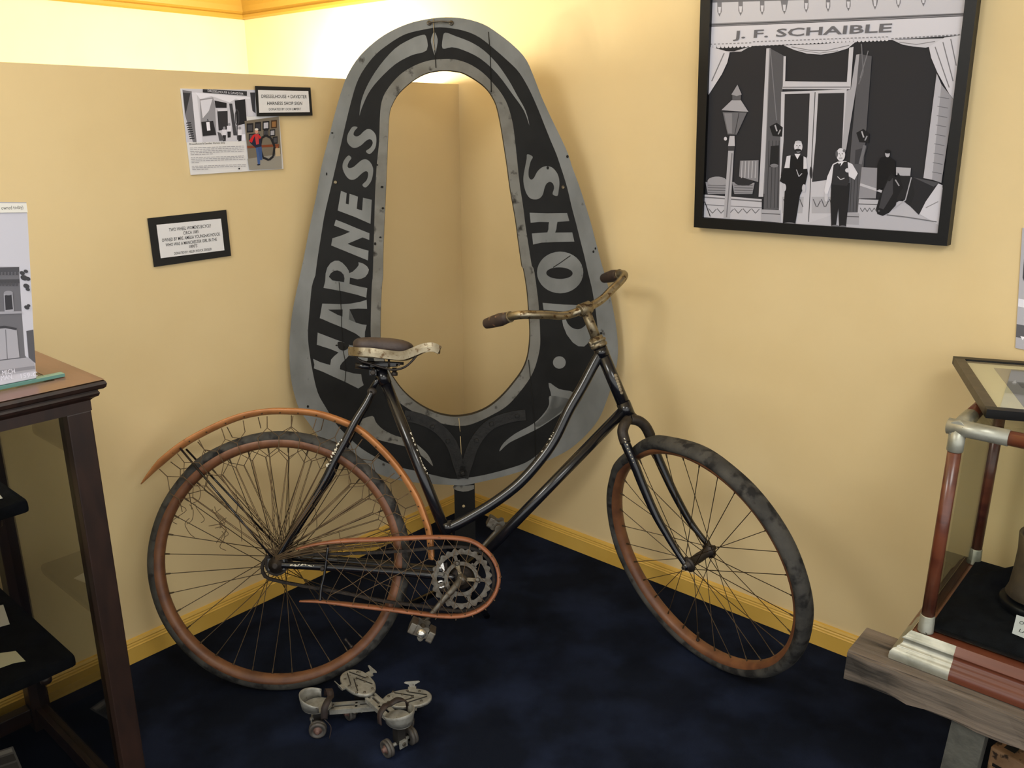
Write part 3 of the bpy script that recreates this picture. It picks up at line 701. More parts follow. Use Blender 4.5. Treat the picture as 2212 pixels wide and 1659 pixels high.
b.tube([onB(862, 788, .03), onB(862, 788, -.03)], .003, 'bike_rust', 8)
b.build('saddle_spring', seat)['label'] = 'dark sprung undercarriage'
b = MB(); b.tube([onB(812, 790), onB(824, 812)], .0125, 'bike_black', 14)
b.box(onB(806, 805, .014), Rh, Rv, Rn, .010, .009, .012, 'bike_black', .003); b.lathe(onB(806, 805, .024), Rn, [(0, .0075), (.005, .0075), (.006, .005)], 'bike_rust', 6)
b.build('seat_post', bike)
# chain wheel, cranks, pedals, chain
def mpx(n, x, y, o): return (onB(x + n, y, o) - onB(x - n, y, o)).length / 2
CO = .043
CW = onB(997, 1250, CO); CR = mpx(62, 997, 1250, CO)
def cpt(c, t, r, o=0): return c + (Rh * math.cos(t) + Rv * math.sin(t)) * r + Rn * o
b = MB(); NT = 26; NN = NT * 6
tooth = lambda i: CR + (.0052 if (i % 6) in (2, 3) else (.003 if (i % 6) in (1, 4) else 0))
b.ring([cpt(CW, 2 * math.pi * i / NN, tooth(i), .002) for i in range(NN)], [cpt(CW, 2 * math.pi * i / NN, CR * .86, .002) for i in range(NN)], 'steel_dull', -Rn * .004)
b.ring([cpt(CW, 2 * math.pi * i / 60, CR * .60, .0022) for i in range(60)], [cpt(CW, 2 * math.pi * i / 60, CR * .47, .0022) for i in range(60)], 'steel_dull', -Rn * .004)
for a in (105, 45, -5, -70, -118, 165, 195):
    t = math.radians(a); d = Rh * math.cos(t) + Rv * math.sin(t)
    b.box(CW + d * CR * .74, d, Rn.cross(d), Rn, CR * .16, .0042, .0018, 'steel_dull')
    for rr_ in (.62, .87): b.box(CW + d * CR * rr_, d, Rn.cross(d), Rn, CR * .035, .0085, .0018, 'steel_dull')
for a in (105, -5, 233):
    t = math.radians(a); d = Rh * math.cos(t) + Rv * math.sin(t)
    b.box(CW + d * CR * .30 + Rn * .003, d, Rn.cross(d), Rn, CR * .26, .0048, .003, 'nickel_worn', .001)
    b.lathe(CW + d * CR * .56 + Rn * .001, Rn, [(0, .007), (.005, .006), (.006, .003)], 'steel_dull', 12)
cring = b.build('chain_wheel', bike)
b = MB(); b.lathe(CW - Rn * .02, Rn, [(0, CR * .42), (.006, CR * .43), (.012, CR * .38), (.014, CR * .25), (.018, CR * .22)], 'chain_rust', 26)
b.lathe(CW - Rn * .004, Rn, [(0, .0145), (.016, .0145), (.020, .0125), (.022, .010), (.024, .0095), (.0245, .003)], 'steel_dull', 20)
b.build('axle_cap', cring)
b = MB()
for (x, y) in ((952, 1232), (953, 1262)):
    c = onB(x, y, CO - .006); r_ = mpx(8.5, x, y, CO)
    b.ring([cpt(c, 2 * math.pi * i / 24, r_) for i in range(24)], [cpt(c, 2 * math.pi * i / 24, r_ * .62) for i in range(24)], 'bright_metal', -Rn * .004)
    b.lathe(c - Rn * .003, Rn, [(0, r_ * .45), (.002, r_ * .4)], 'bike_black', 12)
b.prism([onB(x, y, CO - .008) for x, y in [(944, 1228), (960, 1228), (957, 1214), (952, 1209)]], -Rn * .002, 'bright_metal')
b.prism([onB(x, y, CO - .010) for x, y in [(940, 1222), (966, 1215), (968, 1280), (942, 1276)]], -Rn * .002, 'chain_rust')
b.build('chain_adjuster', bike)
def crank(s_):
    P0 = onB(997, 1251, CO + .016); d = (onB(915, 1346, CO + .016) - P0)
    L = d.length; d.normalize(); d = d * s_; p0 = BB + Rn * ((CO + .016) * s_)
    if s_ > 0: p0 = P0
    b = MB(); pr = [(math.cos(2 * math.pi * i / 12) * .0085, math.sin(2 * math.pi * i / 12) * .0065) for i in range(12)]
    b.sweep([p0, p0 + d * L * .5, p0 + d * L * .93, p0 + d * L], pr, 'steel_dull', up=Rn, scales=[1.1, .9, .8, 1.0])
    b.lathe(p0 + d * L - Rn * (.009 * s_), Rn * s_, [(0, .0115), (.018, .0115), (.019, .009)], 'steel_dull', 16)
    cr = b.build('crank', bike)
    pd = p0 + d * (L + .002)
    n_ = Rn * s_
    # pedal: two lobed end plates, two blocks, spindle, domed cap
    tl = math.radians(-28); u = Rh * math.cos(tl) + Rv * math.sin(tl); q = n_.cross(u)
    b = MB()
    b.lathe(pd + n_ * .01, n_, [(0, .007), (.07, .0085), (.074, .0085)], 'steel_dull', 14)
    for h_ in (.020, .082):
        pts = []
        for i in range(60):
            t = 2 * math.pi * i / 60; r_ = .0195 + .0045 * math.cos(5 * t + .6)
            pts.append(pd + n_ * h_ + u * math.cos(t) * r_ * 1.12 + q * math.sin(t) * r_ * .86)
        b.prism(pts, -n_ * .003, 'steel_dull')
    b.lathe(pd + n_ * .082, n_, [(0, .0125), (.004, .0125), (.009, .0105), (.012, .006), (.013, .001)], 'bright_metal', 18)
    pdl = b.build('pedal', bike)
    b = MB()
    for w_ in (-1, 1): b.box(pd + n_ * .051 + u * (.0247 * w_), n_, u, q, .033, .0085, .0140, 'steel_dull', .003)
    b.build('pedal_block', pdl)
crank(1); crank(-1)
cpath = ctrB([(620, 1197), (596, 1195), (575, 1205), (566, 1226), (574, 1246), (597, 1254), (647, 1264), (741, 1280), (835, 1299), (929, 1311), (976, 1318), (1002, 1319), (1033, 1311), (1058, 1288), (1067, 1252), (1058, 1214), (1031, 1188), (999, 1181), (976, 1181), (930, 1184), (882, 1189), (820, 1193), (765, 1195), (700, 1197), (659, 1197)], CO)
b = MB(); cp = catmull(cpath, 14, True); cp.append(cp[0]); Lc = [0]
for i in range(1, len(cp)): Lc.append(Lc[-1] + (cp[i] - cp[i - 1]).length)
pitch = .0135; nl = int(Lc[-1] / pitch); j = 0; cq = []
for k in range(nl):
    t = Lc[-1] * k / nl
    while Lc[j + 1] < t: j += 1
    cq.append(cp[j].lerp(cp[j + 1], (t - Lc[j]) / max(1e-9, Lc[j + 1] - Lc[j])))
for k in range(nl):
    p, q = cq[k], cq[(k + 1) % nl]; d = (q - p); L = d.length; d.normalize(); y = Rn.cross(d)
    o_ = .0042 if k % 2 else .0026
    for s_ in (1, -1): b.box((p + q) / 2 + Rn * (o_ * s_), d, y, Rn, L / 2 + .0025, .0036, .0007, 'chain_rust')
    b.lathe(p - Rn * .0055, Rn, [(0, .0036), (.011, .0036)], 'chain_rust', 8)
b.build('chain', bike)
b = MB(); c0 = Rc + Rn * CO
b.lathe(c0 - Rn * .002, Rn, [(0, .030), (.004, .030)], 'chain_rust', 30)
b.lathe(c0 + Rn * .002, Rn, [(0, .024), (.004, .022), (.008, .016), (.014, .014), (.016, .009), (.022, .0085), (.023, .005)], 'bike_rust', 20)
b.build('sprocket', bike)
# wooden mudguard with its stays
fpx = [(305, 1046), (345, 1006), (396, 964), (450, 933), (511.5, 906), (569, 893), (627, 891.6), (685, 897), (743, 916), (781.5, 937), (828, 980), (866, 1026), (897, 1076), (915, 1122), (924, 1153), (929, 1207)]
fp = catmull(ctrB(fpx), 6); fs = [min(1, .12 + .88 * i / 7) for i in range(len(fp))]
ups = []
for i, p in enumerate(fp):
    d = (fp[min(i + 1, len(fp) - 1)] - fp[max(i - 1, 0)]).normalized(); ups.append(Rn)
prof = []
wv, sg_ = .021, .013
for i in range(9): t = -1 + 2 * i / 8; prof.append((sg_ * t * t - .005, wv * t))
for i in range(9): t = 1 - 2 * i / 8; prof.append((sg_ * t * t - .001, (wv - .003) * t))
c_ = sum(fp, V()) / len(fp)
b = MB(); b.sweep(fp, [(-a, c) for a, c in prof], 'fender_wood', up=Rn, scales=fs)
d0 = (fp[50] - fp[49]).normalized(); xr = Rn.cross(d0)
if xr.dot(fp[49] - Rc) < 0:
    pass
else:
    b = MB(); b.sweep(fp, prof, 'fender_wood', up=Rn, scales=fs)
fender = b.build('mudguard', bike); fender['label'] = 'slim bent-wood rear mudguard'
for (x, y) in ((389, 968), (402, 970)):
    k = 1 if x < 395 else -1
    b = MB(); b.tube([onB(x, y, .016 * k), Rc + Rn * (.05 * k) + Rv * .02 - Rh * .01], .0028, 'bike_black', 8); b.build('mudguard_stay', fender)
for q in range(14, len(fp) - 4, 4):
    b = MB(); b.ball(fp[q] + Rn * .016, (.0022, .0022, .0022), 'spoke_metal', None, 8, 5); b.build('rivet', fender)
# corded skirt guard: laced net from the mudguard to the hub on both sides
def P(t, r, o): return Rc + (Rh * math.cos(t) + Rv * math.sin(t)) * r + Rn * o
def frad(t):
    best = None
    for p in fp:
        q = p - Rc; a = math.atan2(q.dot(Rv), q.dot(Rh)); d = abs((a - t + math.pi) % (2 * math.pi) - math.pi)
        if best is None or d < best[0]: best = (d, math.hypot(q.dot(Rv), q.dot(Rh)))
    return best[1]
def cordline(b, pts, r=.0010): b.tube(pts, r, 'cord', 5)
for s_ in (1, -1):
    b = MB(); rr = random.Random(20 + s_); N = 15 if s_ > 0 else 11; a0, a1 = math.radians(8), math.radians(150)
    hub0 = Rc + Rn * (.050 * s_) + Rv * .022 + Rh * .000
    jt = [(rr.uniform(-.012, .012), rr.uniform(-.006, .006)) for _ in range(N + 1)]
    ang = lambda i: a0 + (a1 - a0) * i / N
    for i in range(N):
        t = ang(i) + jt[i][0] * .5; tm = ang(i) + (ang(1) - ang(0)) / 2; o = .030 * s_; R0 = frad(t) - .008
        k1 = P(t, R0 - .030, .026 * s_); cordline(b, [P(t, R0, .017 * s_), k1], .0013)
        kl = P(ang(i) - (ang(1) - ang(0)) / 2, .328, o); kr = P(tm, .328, o)
        if rr.random() > .12: cordline(b, [k1, kl])
        if rr.random() > .12: cordline(b, [k1, kr])
        k2 = P(tm, .296 + jt[i][1], o); cordline(b, [kr, k2], .0013)
        k3a = P(ang(i), .272 + jt[i][1], o); k3b = P(ang(i + 1), .272 + jt[i + 1][1], o)
        cordline(b, [k2, k3a]); cordline(b, [k2, k3b])
        off = Rn.cross((k3a - hub0).normalized()) * .0016
        for e in (-1, 1):
            cordline(b, [k3a + off * e * .6, k3a.lerp(hub0, .5) + off * e + Rn * .003 * s_ * rr.random(), hub0 + off * e * rr.uniform(.5, 3)], .0009)
        if i % 4 == 1:   # loose ends hanging down
            q = k3a.lerp(hub0, rr.uniform(.2, .5))
            cordline(b, [q, q - Z * .03 + Rh * .004, q - Z * .065 + Rh * rr.uniform(-.01, .01)], .0008)
    if s_ > 0:
        for i in range(14):
            x = rr.uniform(690, 900); e = onB(x, 1166 + rr.uniform(-4, 6), .066) if i < 11 else P(math.radians(rr.uniform(8, 24)), .30, .04)
            cordline(b, [hub0 + Rv * rr.uniform(-.012, .008) + Rn * .006, hub0.lerp(e, .35) + Rv * rr.uniform(-.004, .006), e], .0012)
        for i in range(8):
            x, y = rr.uniform(660, 712), 0
            e = Ls[5].lerp(Ls[6], rr.random()) + Rn * .012 + Rh * rr.uniform(-.008, .008)
            cordline(b, [hub0 + Rn * .006, hub0.lerp(e, .5) + Rn * .006, e], .0010)
        # tangled broken ends towards the rear
        for i in range(12):
            t = math.radians(rr.uniform(126, 152)); r0 = rr.uniform(.14, .30); q = P(t, r0, .034)
            cordline(b, catmull([q, q + Rh * rr.uniform(-.02, .02) - Rv * .015, q + Rh * rr.uniform(-.015, .03) - Rv * .04, q + Rh * rr.uniform(-.02, .03) - Rv * .05], 4), .0009)
    o = b.build('skirt_guard_lacing', bike); o['label'] = 'frayed brown cord netting from mudguard to hub'
# wooden chain guard, laced
gpx = [(640, 1186), (690, 1174), (746, 1167.5), (835, 1164), (929, 1160), (988, 1162), (1023, 1170), (1051, 1190), (1068, 1212), (1077, 1240), (1075, 1268), (1061, 1296), (1037, 1317), (1000, 1330), (953, 1331), (894, 1324), (835, 1316), (765, 1308), (694, 1300), (647, 1299)]
GO = .064
gp = catmull(ctrB(gpx, GO), 6); ng = len(gp)
gs = [min(1, .4 + .6 * min(i, ng - 1 - i) / 12) for i in range(ng)]
b = MB(); b.sweep(gp, [(-.0045, -.013), (.001, -.014), (.0045, -.006), (.0052, 0), (.0045, .006), (.001, .014), (-.0045, .013)], 'guard_wood', up=Rn, scales=gs)
guard = b.build('chain_guard', bike); guard['label'] = 'bent-wood chain guard hoop laced with cord'
b = MB()
tops = [(672, 1180), (700, 1172), (735, 1169), (772, 1167), (806, 1166), (838, 1165), (868, 1163), (900, 1162), (932, 1161), (962, 1162), (990, 1163), (1018, 1169), (1045, 1187)]
bots = [(704, 1301), (762, 1308), (795, 1311), (825, 1315), (850, 1318), (880, 1322), (910, 1326), (945, 1330), (975, 1331), (1005, 1329), (1030, 1321), (1052, 1306), (1068, 1280)]
for i in range(len(tops)):
    for dj in (3, -3):
        j = i + dj
        if 0 <= j < len(bots):
            if rr.random() < .08: continue
            cordline(b, [onB(*tops[i], GO + .013), onB((tops[i][0] + bots[j][0]) / 2, (tops[i][1] + bots[j][1]) / 2 + rr.uniform(-1, 3), GO + .012), onB(*bots[j], GO + .013)], .0007)
cordline(b, [onB(*bots[0], GO + .013), onB(715, 1285, GO + .012), onB(760, 1262, GO + .012), onB(845, 1205, GO + .012)], .0009)
cordline(b, [onB(*bots[1], GO + .013), onB(765, 1293, GO + .012), onB(778, 1282, GO + .012), onB(930, 1205, GO + .012)], .0009)
for i, p in enumerate(gp):
    if 40 < i < ng - 8 and i % 5 == 0:
        b.tube([p + Rn * .0145, p + Rn * .0145 + (p - CW).normalized() * .006, p + (p - CW).normalized() * .0065], .001, 'cord', 5)
b.build('guard_lacing', guard)
b = MB(); b.tube([onB(709, 1178, .058), onB(700, 1245, .056), onB(694, 1268, .058), onB(691, 1301, .066)], .0034, 'bike_black', 8, 4)
b.lathe(onB(697, 1228, .054), Rn, [(0, .006), (.008, .006), (.009, .003)], 'bike_rust', 10)
b.build('guard_bracket', guard)
# prop stand under the crank bracket
b = MB()
e1 = onZ(866, 1314, .004); e2 = onZ(1052, 1331, .004); t0 = BB - Rn * .02 - Rv * .018
b.tube([t0 + Rn * .01, t0 - Rn * .02, t0.lerp(e1, .4), e1], .009, 'bike_black', 10, 4, radii=[.011, .011, .010, .009])
b.tube([t0 + Rn * .01, t0 - Rn * .02, t0.lerp(e2, .4), e2], .009, 'bike_black', 10, 4, radii=[.011, .011, .010, .009])
b.build('stand', bike)

# ------------------------------------------------------------------ flat prints: helper that lays ink shapes on a plane
class Print(MB):
    def __init__(s, plane, off, step=.00025): MB.__init__(s); s.pl = plane; s.off = off; s.lv = 0; s.step = step; s.T = lambda p: p
    def at(s, x, y, lv=None): return s.pl(x, y, s.off + s.step * (s.lv if lv is None else lv))
    def q(s, pts, c, lv=None):
        if lv is None: s.lv += .06; lv = s.lv
        c = flat(*c) if isinstance(c, tuple) else (flat(c) if isinstance(c, int) else c)
        s.ngon([s.at(*s.T(p), lv) for p in pts], c)
    def line(s, pts, wd, c, lv=None):
        """ribbon of width wd in picture units"""
        if lv is None: s.lv += .06; lv = s.lv
        for (a, b) in zip(pts[:-1], pts[1:]):
            d = V((b[0] - a[0], b[1] - a[1])); 
            if d.length == 0: continue
            n = V((-d.y, d.x)).normalized() * wd / 2
            s.q([(a[0] + n.x, a[1] + n.y), (b[0] + n.x, b[1] + n.y), (b[0] - n.x, b[1] - n.y), (a[0] - n.x, a[1] - n.y)], c, lv)
    def ell(s, cx, cy, rx, ry, c, rot=0, lv=None): s.q(ellip(cx, cy, rx, ry, rot, 18), c, lv)
    def words(s, body, x, y, x2, y2, hx, hy, size, m='ink', align='LEFT', shear=0, width=None, bold=0):
        """text from (x,y) running towards (x2,y2), up towards (hx,hy), all in picture units; size = cap height in metres"""
        s.lv += .06
        p = s.at(*s.T((x, y))); u = (s.at(*s.T((x2, y2))) - p); L = u.length; u.normalize()
        h = (s.at(*s.T((hx, hy))) - p); h = (h - u * h.dot(u)).normalized()
        s.text(body, p, u, h, size / .72, m, align, shear, L if width is None else (width or None), bold)
def bq(Q, u, v):
    """bilinear point of a quad TL,TR,BR,BL"""
    a = [Q[0][i] + (Q[1][i] - Q[0][i]) * u for i in (0, 1)]; c = [Q[3][i] + (Q[2][i] - Q[3][i]) * u for i in (0, 1)]
    return (a[0] + (c[0] - a[0]) * v, a[1] + (c[1] - a[1]) * v)
def card(plane, Q, off, m, thick=.003):
    """thin board on a plane, front at off"""
    b = MB(); f = [plane(x, y, off) for x, y in Q]; bk = [plane(x, y, off - thick) for x, y in Q]
    n = len(Q); b.v += f + bk; mi = b.m(m); b.face(list(range(n)), mi); b.face(list(range(n, 2 * n))[::-1], mi)
    for i in range(n): j = (i + 1) % n; b.face([i, n + i, n + j, j], mi)
    return b
def base_of(pts): return V((sum(p.x for p in pts) / len(pts), sum(p.y for p in pts) / len(pts), min(p.z for p in pts)))

# story sheet on the left wall
QP = [(389, 191), (598.5, 196), (612.5, 364.8), (411.4, 378)]
o3 = [onL(x, y, .004) for x, y in QP]
sheet = thing('story_sheet', base_of(o3), 'white printed sheet with shopfront photo, text and man in red jacket on left wall', 'poster')
card(onL, QP, .004, 'paper').build('sheet', sheet)
pr = Print(onL, .0042); pr.T = lambda p: ((300 + p[0] / 3.77), (160 + p[1] / 3.77))
pr.q([(352, 122), (945, 128), (955, 345), (862, 345), (865, 545), (385, 555)], 205)
pr.q([(355, 130), (430, 140), (470, 555), (440, 555), (375, 330)], 120); pr.q([(358, 150), (420, 155), (380, 330)], 60)
for i in range(8): pr.line([(385 + i * 4, 400 + i * 18), (425 + i * 4, 396 + i * 18)], 9, 45)
pr.q([(430, 150), (470, 150), (520, 555), (470, 555)], 225)
pr.q([(520, 122), (880, 140), (880, 178), (520, 150)], 52)
pr.words('DRESSELHOUSE & DAVIDTER', 560, 145, 850, 170, 556, 120, .0056, flat(225))
pr.q([(460, 150), (905, 190), (905, 205), (870, 200), (830, 215), (790, 200), (740, 230), (690, 215), (640, 195), (590, 180), (500, 205)], 235)
pr.q([(495, 205), (605, 190), (620, 250), (632, 500), (520, 510), (505, 400)], 150)
pr.q([(500, 215), (600, 200), (570, 300), (520, 360)], 220); pr.q([(508, 390), (605, 380), (630, 495), (520, 505)], 45)
pr.q([(548, 392), (575, 390), (583, 458), (556, 462)], 240); pr.line([(553, 392), (560, 365), (570, 390)], 4, 40)
pr.q([(615, 215), (715, 235), (715, 275), (625, 275)], 40); pr.q([(637, 290), (722, 290), (726, 450), (650, 460)], 55); pr.q([(640, 285), (720, 282), (722, 300), (640, 303)], 215)
pr.q([(735, 240), (760, 240), (800, 500), (770, 500)], 70); pr.q([(780, 215), (865, 205), (880, 400), (800, 420)], 40); pr.q([(870, 200), (905, 200), (935, 340), (890, 345)], 215)
pr.q([(905, 150), (945, 150), (950, 320), (925, 300)], 60)
pr.line([(795, 285), (785, 330), (790, 400), (805, 420), (815, 380), (812, 310), (797, 285)], 8, 70)
pr.line([(800, 420), (805, 535)], 12, 90)
for (x, y, k) in ((695, 440, 220), (735, 410, 230), (822, 440, 225)):
    pr.ell(x, y, 10, 13, 150); pr.q([(x - 18, y + 12), (x + 18, y + 12), (x + 16, y + 60), (x - 16, y + 60)], k); pr.q([(x - 14, y + 58), (x + 14, y + 58), (x + 12, y + 105), (x - 12, y + 108)], 50)
pr.q([(640, 470), (665, 480), (700, 540), (655, 545)], 90); pr.q([(840, 490), (865, 490), (866, 543), (840, 543)], 240)
pr.words('Dresselhouse & Davidter Harness Shop', 412, 577, 700, 565, 410, 540, .0048, 'ink')
rr = random.Random(5)
for i, (y, n_) in enumerate([(602, 1), (616, 1), (630, 1), (643, .98), (657, .42), (682, .98), (695, .98), (709, 1), (722, .15), (752, 1), (765, 1), (779, .3)]):
    x = 414 + (y - 600) * .12; xe = x + 440 * n_
    while x < xe:
        L = rr.uniform(14, 34); pr.line([(x, y - (x - 414) * .035), (min(x + L, xe), y - (x + L - 414) * .035)], 4.2, 150); x += L + 6
pr.q([(860, 382), (1140, 345), (1165, 770), (900, 780)], (120, 112, 100)); pr.q([(885, 690), (1160, 650), (1165, 770), (900, 780)], (150, 146, 138))
for (x, y, w_, h_, c_) in ((905, 440, 55, 75, 70), (970, 430, 50, 75, 60), (1035, 420, 55, 70, 190), (1100, 410, 48, 65, (150, 110, 70)), (920, 515, 50, 55, 80), (1035, 480, 40, 50, 90), (1088, 480, 45, 55, 170), (1110, 540, 40, 60, 75), (1125, 600, 30, 40, (150, 90, 60))):
    pr.q([(x - w_ / 2, y - h_ / 2), (x + w_ / 2, y - h_ / 2 - 4), (x + w_ / 2, y + h_ / 2 - 4), (x - w_ / 2, y + h_ / 2)], 35 if isinstance(c_, int) else (70, 50, 35))
    pr.q([(x - w_ / 3, y - h_ / 3), (x + w_ / 3, y - h_ / 3 - 3), (x + w_ / 3, y + h_ / 3 - 3), (x - w_ / 3, y + h_ / 3)], c_)
pr.q([(880, 585), (1140, 570), (1142, 590), (882, 605)], (130, 70, 45)); pr.q([(1110, 605), (1148, 602), (1152, 668), (1114, 670)], (190, 170, 140))
pr.line([(1000, 520), (985, 600), (1010, 680), (1060, 700), (1095, 670), (1105, 590), (1075, 520), (1035, 500), (1000, 520)], 18, 38)
pr.line([(1035, 500), (1036, 440)], 9, 45)
pr.q([(950, 590), (998, 585), (985, 640), (988, 735), (968, 735), (962, 670)], (70, 96, 150)); pr.q([(968, 600), (1000, 590), (1006, 700), (988, 700)], (62, 86, 138))
pr.q([(925, 500), (985, 485), (1000, 590), (950, 600), (905, 560)], (38, 40, 62)); pr.q([(942, 488), (975, 486), (978, 570), (955, 575)], (190, 62, 66)); pr.q([(930, 495), (948, 490), (920, 560), (897, 545)], (205, 40, 44)); pr.q([(975, 490), (995, 515), (985, 530), (972, 505)], (205, 40, 44))
pr.ell(958, 466, 14, 19, (205, 150, 130)); pr.ell(958, 450, 15, 9, (225, 222, 218)); pr.q([(960, 735), (985, 733), (990, 742), (968, 745)], 30)
pr.ell(817, 770, 7, 7, 25)
pr.build('print', sheet)
def placard(Q, QI, off, label, lines, tilt):
    pts = [onL(x, y, off) for x, y in Q]
    t = thing('caption_placard', base_of(pts), label, 'sign', 'black bordered caption cards on the left wall')
    card(onL, Q, off, 'card_black', .004).build('backing', t)
    card(onL, QI, off + .0012, 'paper', .001).build('paper', t)
    p = Print(onL, off + .0014)
    for (txt, u0, u1, v, sz) in lines:
        a, c, h = bq(QI, u0, v), bq(QI, u1, v), bq(QI, u0, v - .1)
        p.words(txt, a[0], a[1], c[0], c[1], h[0], h[1], sz, 'ink', shear=.12, bold=.008)
    p.build('lettering', t)
zP = lambda P_: zz(P_, 3.77, 300, 160)
placard(zP([(945, 97), (1398, 110), (1415, 338), (960, 345)]), zP([(970, 130), (1380, 138), (1392, 310), (980, 315)]), .0095,
        'smaller black bordered card reading Dresselhouse + Davidter Harness Shop Sign, overlapping the story sheet',
        [('DRESSELHOUSE + DAVIDTER', .055, .955, .345, .0088), ('HARNESS SHOP SIGN', .16, .86, .66, .0092), ('DONATED BY: DON LIMPERT', .19, .83, .90, .0064)], 0)
placard(zP([(68, 1175), (712, 1105), (752, 1480), (122, 1572)]), zP([(143, 1228), (668, 1177), (697, 1435), (178, 1500)]), .005,
        'black bordered card reading Two Wheel Women\'s Bicycle, lower of the two caption cards, tilted',
        [("TWO WHEEL WOMEN'S BICYCLE", .18, .83, .235, .0088), ('CIRCA 1885', .39, .63, .375, .0085), ('OWNED BY MRS. AMELIA YOUNGHAS HOUCK', .05, .955, .525, .0088),
         ('WHO WAS A MANCHESTER GIRL IN THE', .10, .90, .675, .0085), ("1800'S", .45, .58, .80, .0082), ('DONATED BY: HELEN HOUCK ZEIGLER', .215, .80, .945, .0064)], 0)

# large framed shop photograph on the right wall
FO = .032
zR = lambda P_: zz(P_, 2.963, 1480, 0)
OU = [(1510, -62), (1888, -62), (1675, 1575), (55, 1455)]; OU[0] = (103, -185); OU[1] = (1892, -185)
IN = [(166, -120), (1806, -120), (1615, 1495), (110, 1395)]
pic = thing('framed_photograph', base_of([onR(x, y, 0) for x, y in zR(OU)]), 'large black framed photograph of two men outside a shop, on right wall', 'picture')
b = MB()
o_, i_ = zR(OU), zR(IN)
fo = [onR(x, y, FO) for x, y in o_]; fi = [onR(x, y, FO) for x, y in i_]; fi2 = [p + uL * .012 for p in fi]; fb = [p + uL * FO for p in fo]
b.ring(fo, fi, 'frame_black'); n0 = len(b.v); b.v += fo + fb + fi + fi2; mi = b.m('frame_black')
for i in range(4):
    j = (i + 1) % 4; b.face([n0 + i, n0 + 4 + i, n0 + 4 + j, n0 + j], mi); b.face([n0 + 8 + i, n0 + 8 + j, n0 + 12 + j, n0 + 12 + i], mi)
b.build('frame', pic)
PD = FO - .0115
pr = Print(onR, PD); pr.T = lambda p: (1480 + p[0] / 2.963, p[1] / 2.963)
pr.lv = -1; pr.q([(150, -130), (1815, -130), (1625, 1505), (95, 1410)], 44, -.5); pr.lv = 0
L_ = 196
pr.q([(150, -130), (1812, -130), (1785, 90), (1400, 110), (900, 130), (150, 168)], L_)
for (x, y, s_) in ((220, 45, 1), (355, 40, 1), (493, 35, 1), (635, 30, 2), (775, 20, 1), (915, 15, 1), (1045, 10, 1), (1215, 0, 2), (1365, -10, 1), (1525, -20, 1)):
    pr.q([(x - 20 * s_ / 1.4, y - 50), (x + 20 * s_ / 1.4, y - 50), (x + 14, y + 30), (x, y + 62), (x - 14, y + 30)], 120); pr.q([(x - 10, y + 0), (x + 10, y), (x + 6, y + 40), (x - 6, y + 40)], 205)
pr.line([(160, 8), (600, -5), (1150, -20), (1800, -40)], 18, 110)
pr.q([(160, 150), (700, 128), (1250, 105), (1785, 82), (1783, 100), (1250, 125), (700, 146), (160, 170)], 130); pr.line([(160, 160), (700, 138), (1250, 114), (1785, 90)], 5, 70)
pr.q([(158, 172), (700, 150), (1250, 128), (1782, 104), (1768, 225), (1320, 255), (1080, 262), (640, 285), (400, 295), (158, 292)], 208)
for i in range(46):   # scalloped edge
    x = 165 + i * 25 if i < 46 else 0
    if x > 1310: break
    y = 285 - (x - 165) * .037 + (6 if x < 420 else 0)
    pr.ell(x, y + 8, 12, 12, 208); pr.line([(x - 6, y - 7), (x + 8, y - 8)], 7, 140)
for i in range(18): x = 1320 + i * 25; pr.line([(x, 248 - i * 1.5), (x + 15, 247 - i * 1.5)], 8, 130)
pr.words('J. F. SCHAIBLE', 318, 246, 1335, 203, 312, 170, .0185, flat(105), bold=.02)
pr.q([(165, 300), (290, 335), (410, 300), (360, 330), (280, 335), (200, 325)], 190)
pr.q([(630, 290), (860, 282), (1095, 265), (1040, 310), (960, 335), (870, 350), (780, 343), (700, 320)], 200)
pr.line([(680, 300), (800, 322), (900, 325), (1050, 290)], 5, 120); pr.line([(720, 320), (860, 340), (980, 325)], 4, 130)
pr.q([(1325, 255), (1500, 250), (1650, 245), (1600, 290), (1540, 305), (1460, 298), (1390, 285)], 196); pr.line([(1370, 270), (1480, 285), (1600, 265)], 5, 130)
pr.q([(1560, 300), (1660, 240), (1768, 225), (1722, 640), (1690, 600), (1615, 465), (1575, 370)], 204)
for a in (((1600, 300), (1690, 560)), ((1650, 270), (1715, 520)), ((1700, 250), (1735, 420))): pr.line(list(a), 7, 120)
pr.q([(160, 300), (285, 335), (270, 400), (235, 475), (145, 615)], 204); pr.line([(250, 340), (170, 520)], 7, 120)
pr.q([(520, 310), (545, 308), (500, 1260), (470, 1260)], 190); pr.line([(545, 310), (510, 1240)], 12, 130)
pr.q([(545, 310), (638, 360), (612, 760), (602, 1340), (502, 1345)], 88)
for x in (525, 548, 570, 590): pr.line([(x + 12, 900), (x, 1330)], 4, 55)
pr.q([(630, 360), (645, 360), (640, 520), (1035, 525), (1050, 305), (1078, 300), (1058, 572), (622, 570), (625, 545)], 196); pr.line([(625, 560), (1055, 558)], 10, 140)
pr.q([(600, 1335), (1040, 1335), (1040, 1462), (600, 1440)], 186)
pr.q([(615, 588), (1035, 572), (1000, 1140), (1040, 1340), (780, 1430), (600, 1420)], 192)
pr.q([(638, 602), (798, 598), (782, 1000), (740, 1130), (612, 1130), (630, 900)], 48); pr.q([(852, 598), (1020, 594), (995, 1140), (812, 1165), (835, 900)], 48)
pr.line([(832, 590), (790, 1420)], 5, 60); pr.ell(806, 1105, 10, 40, 50)
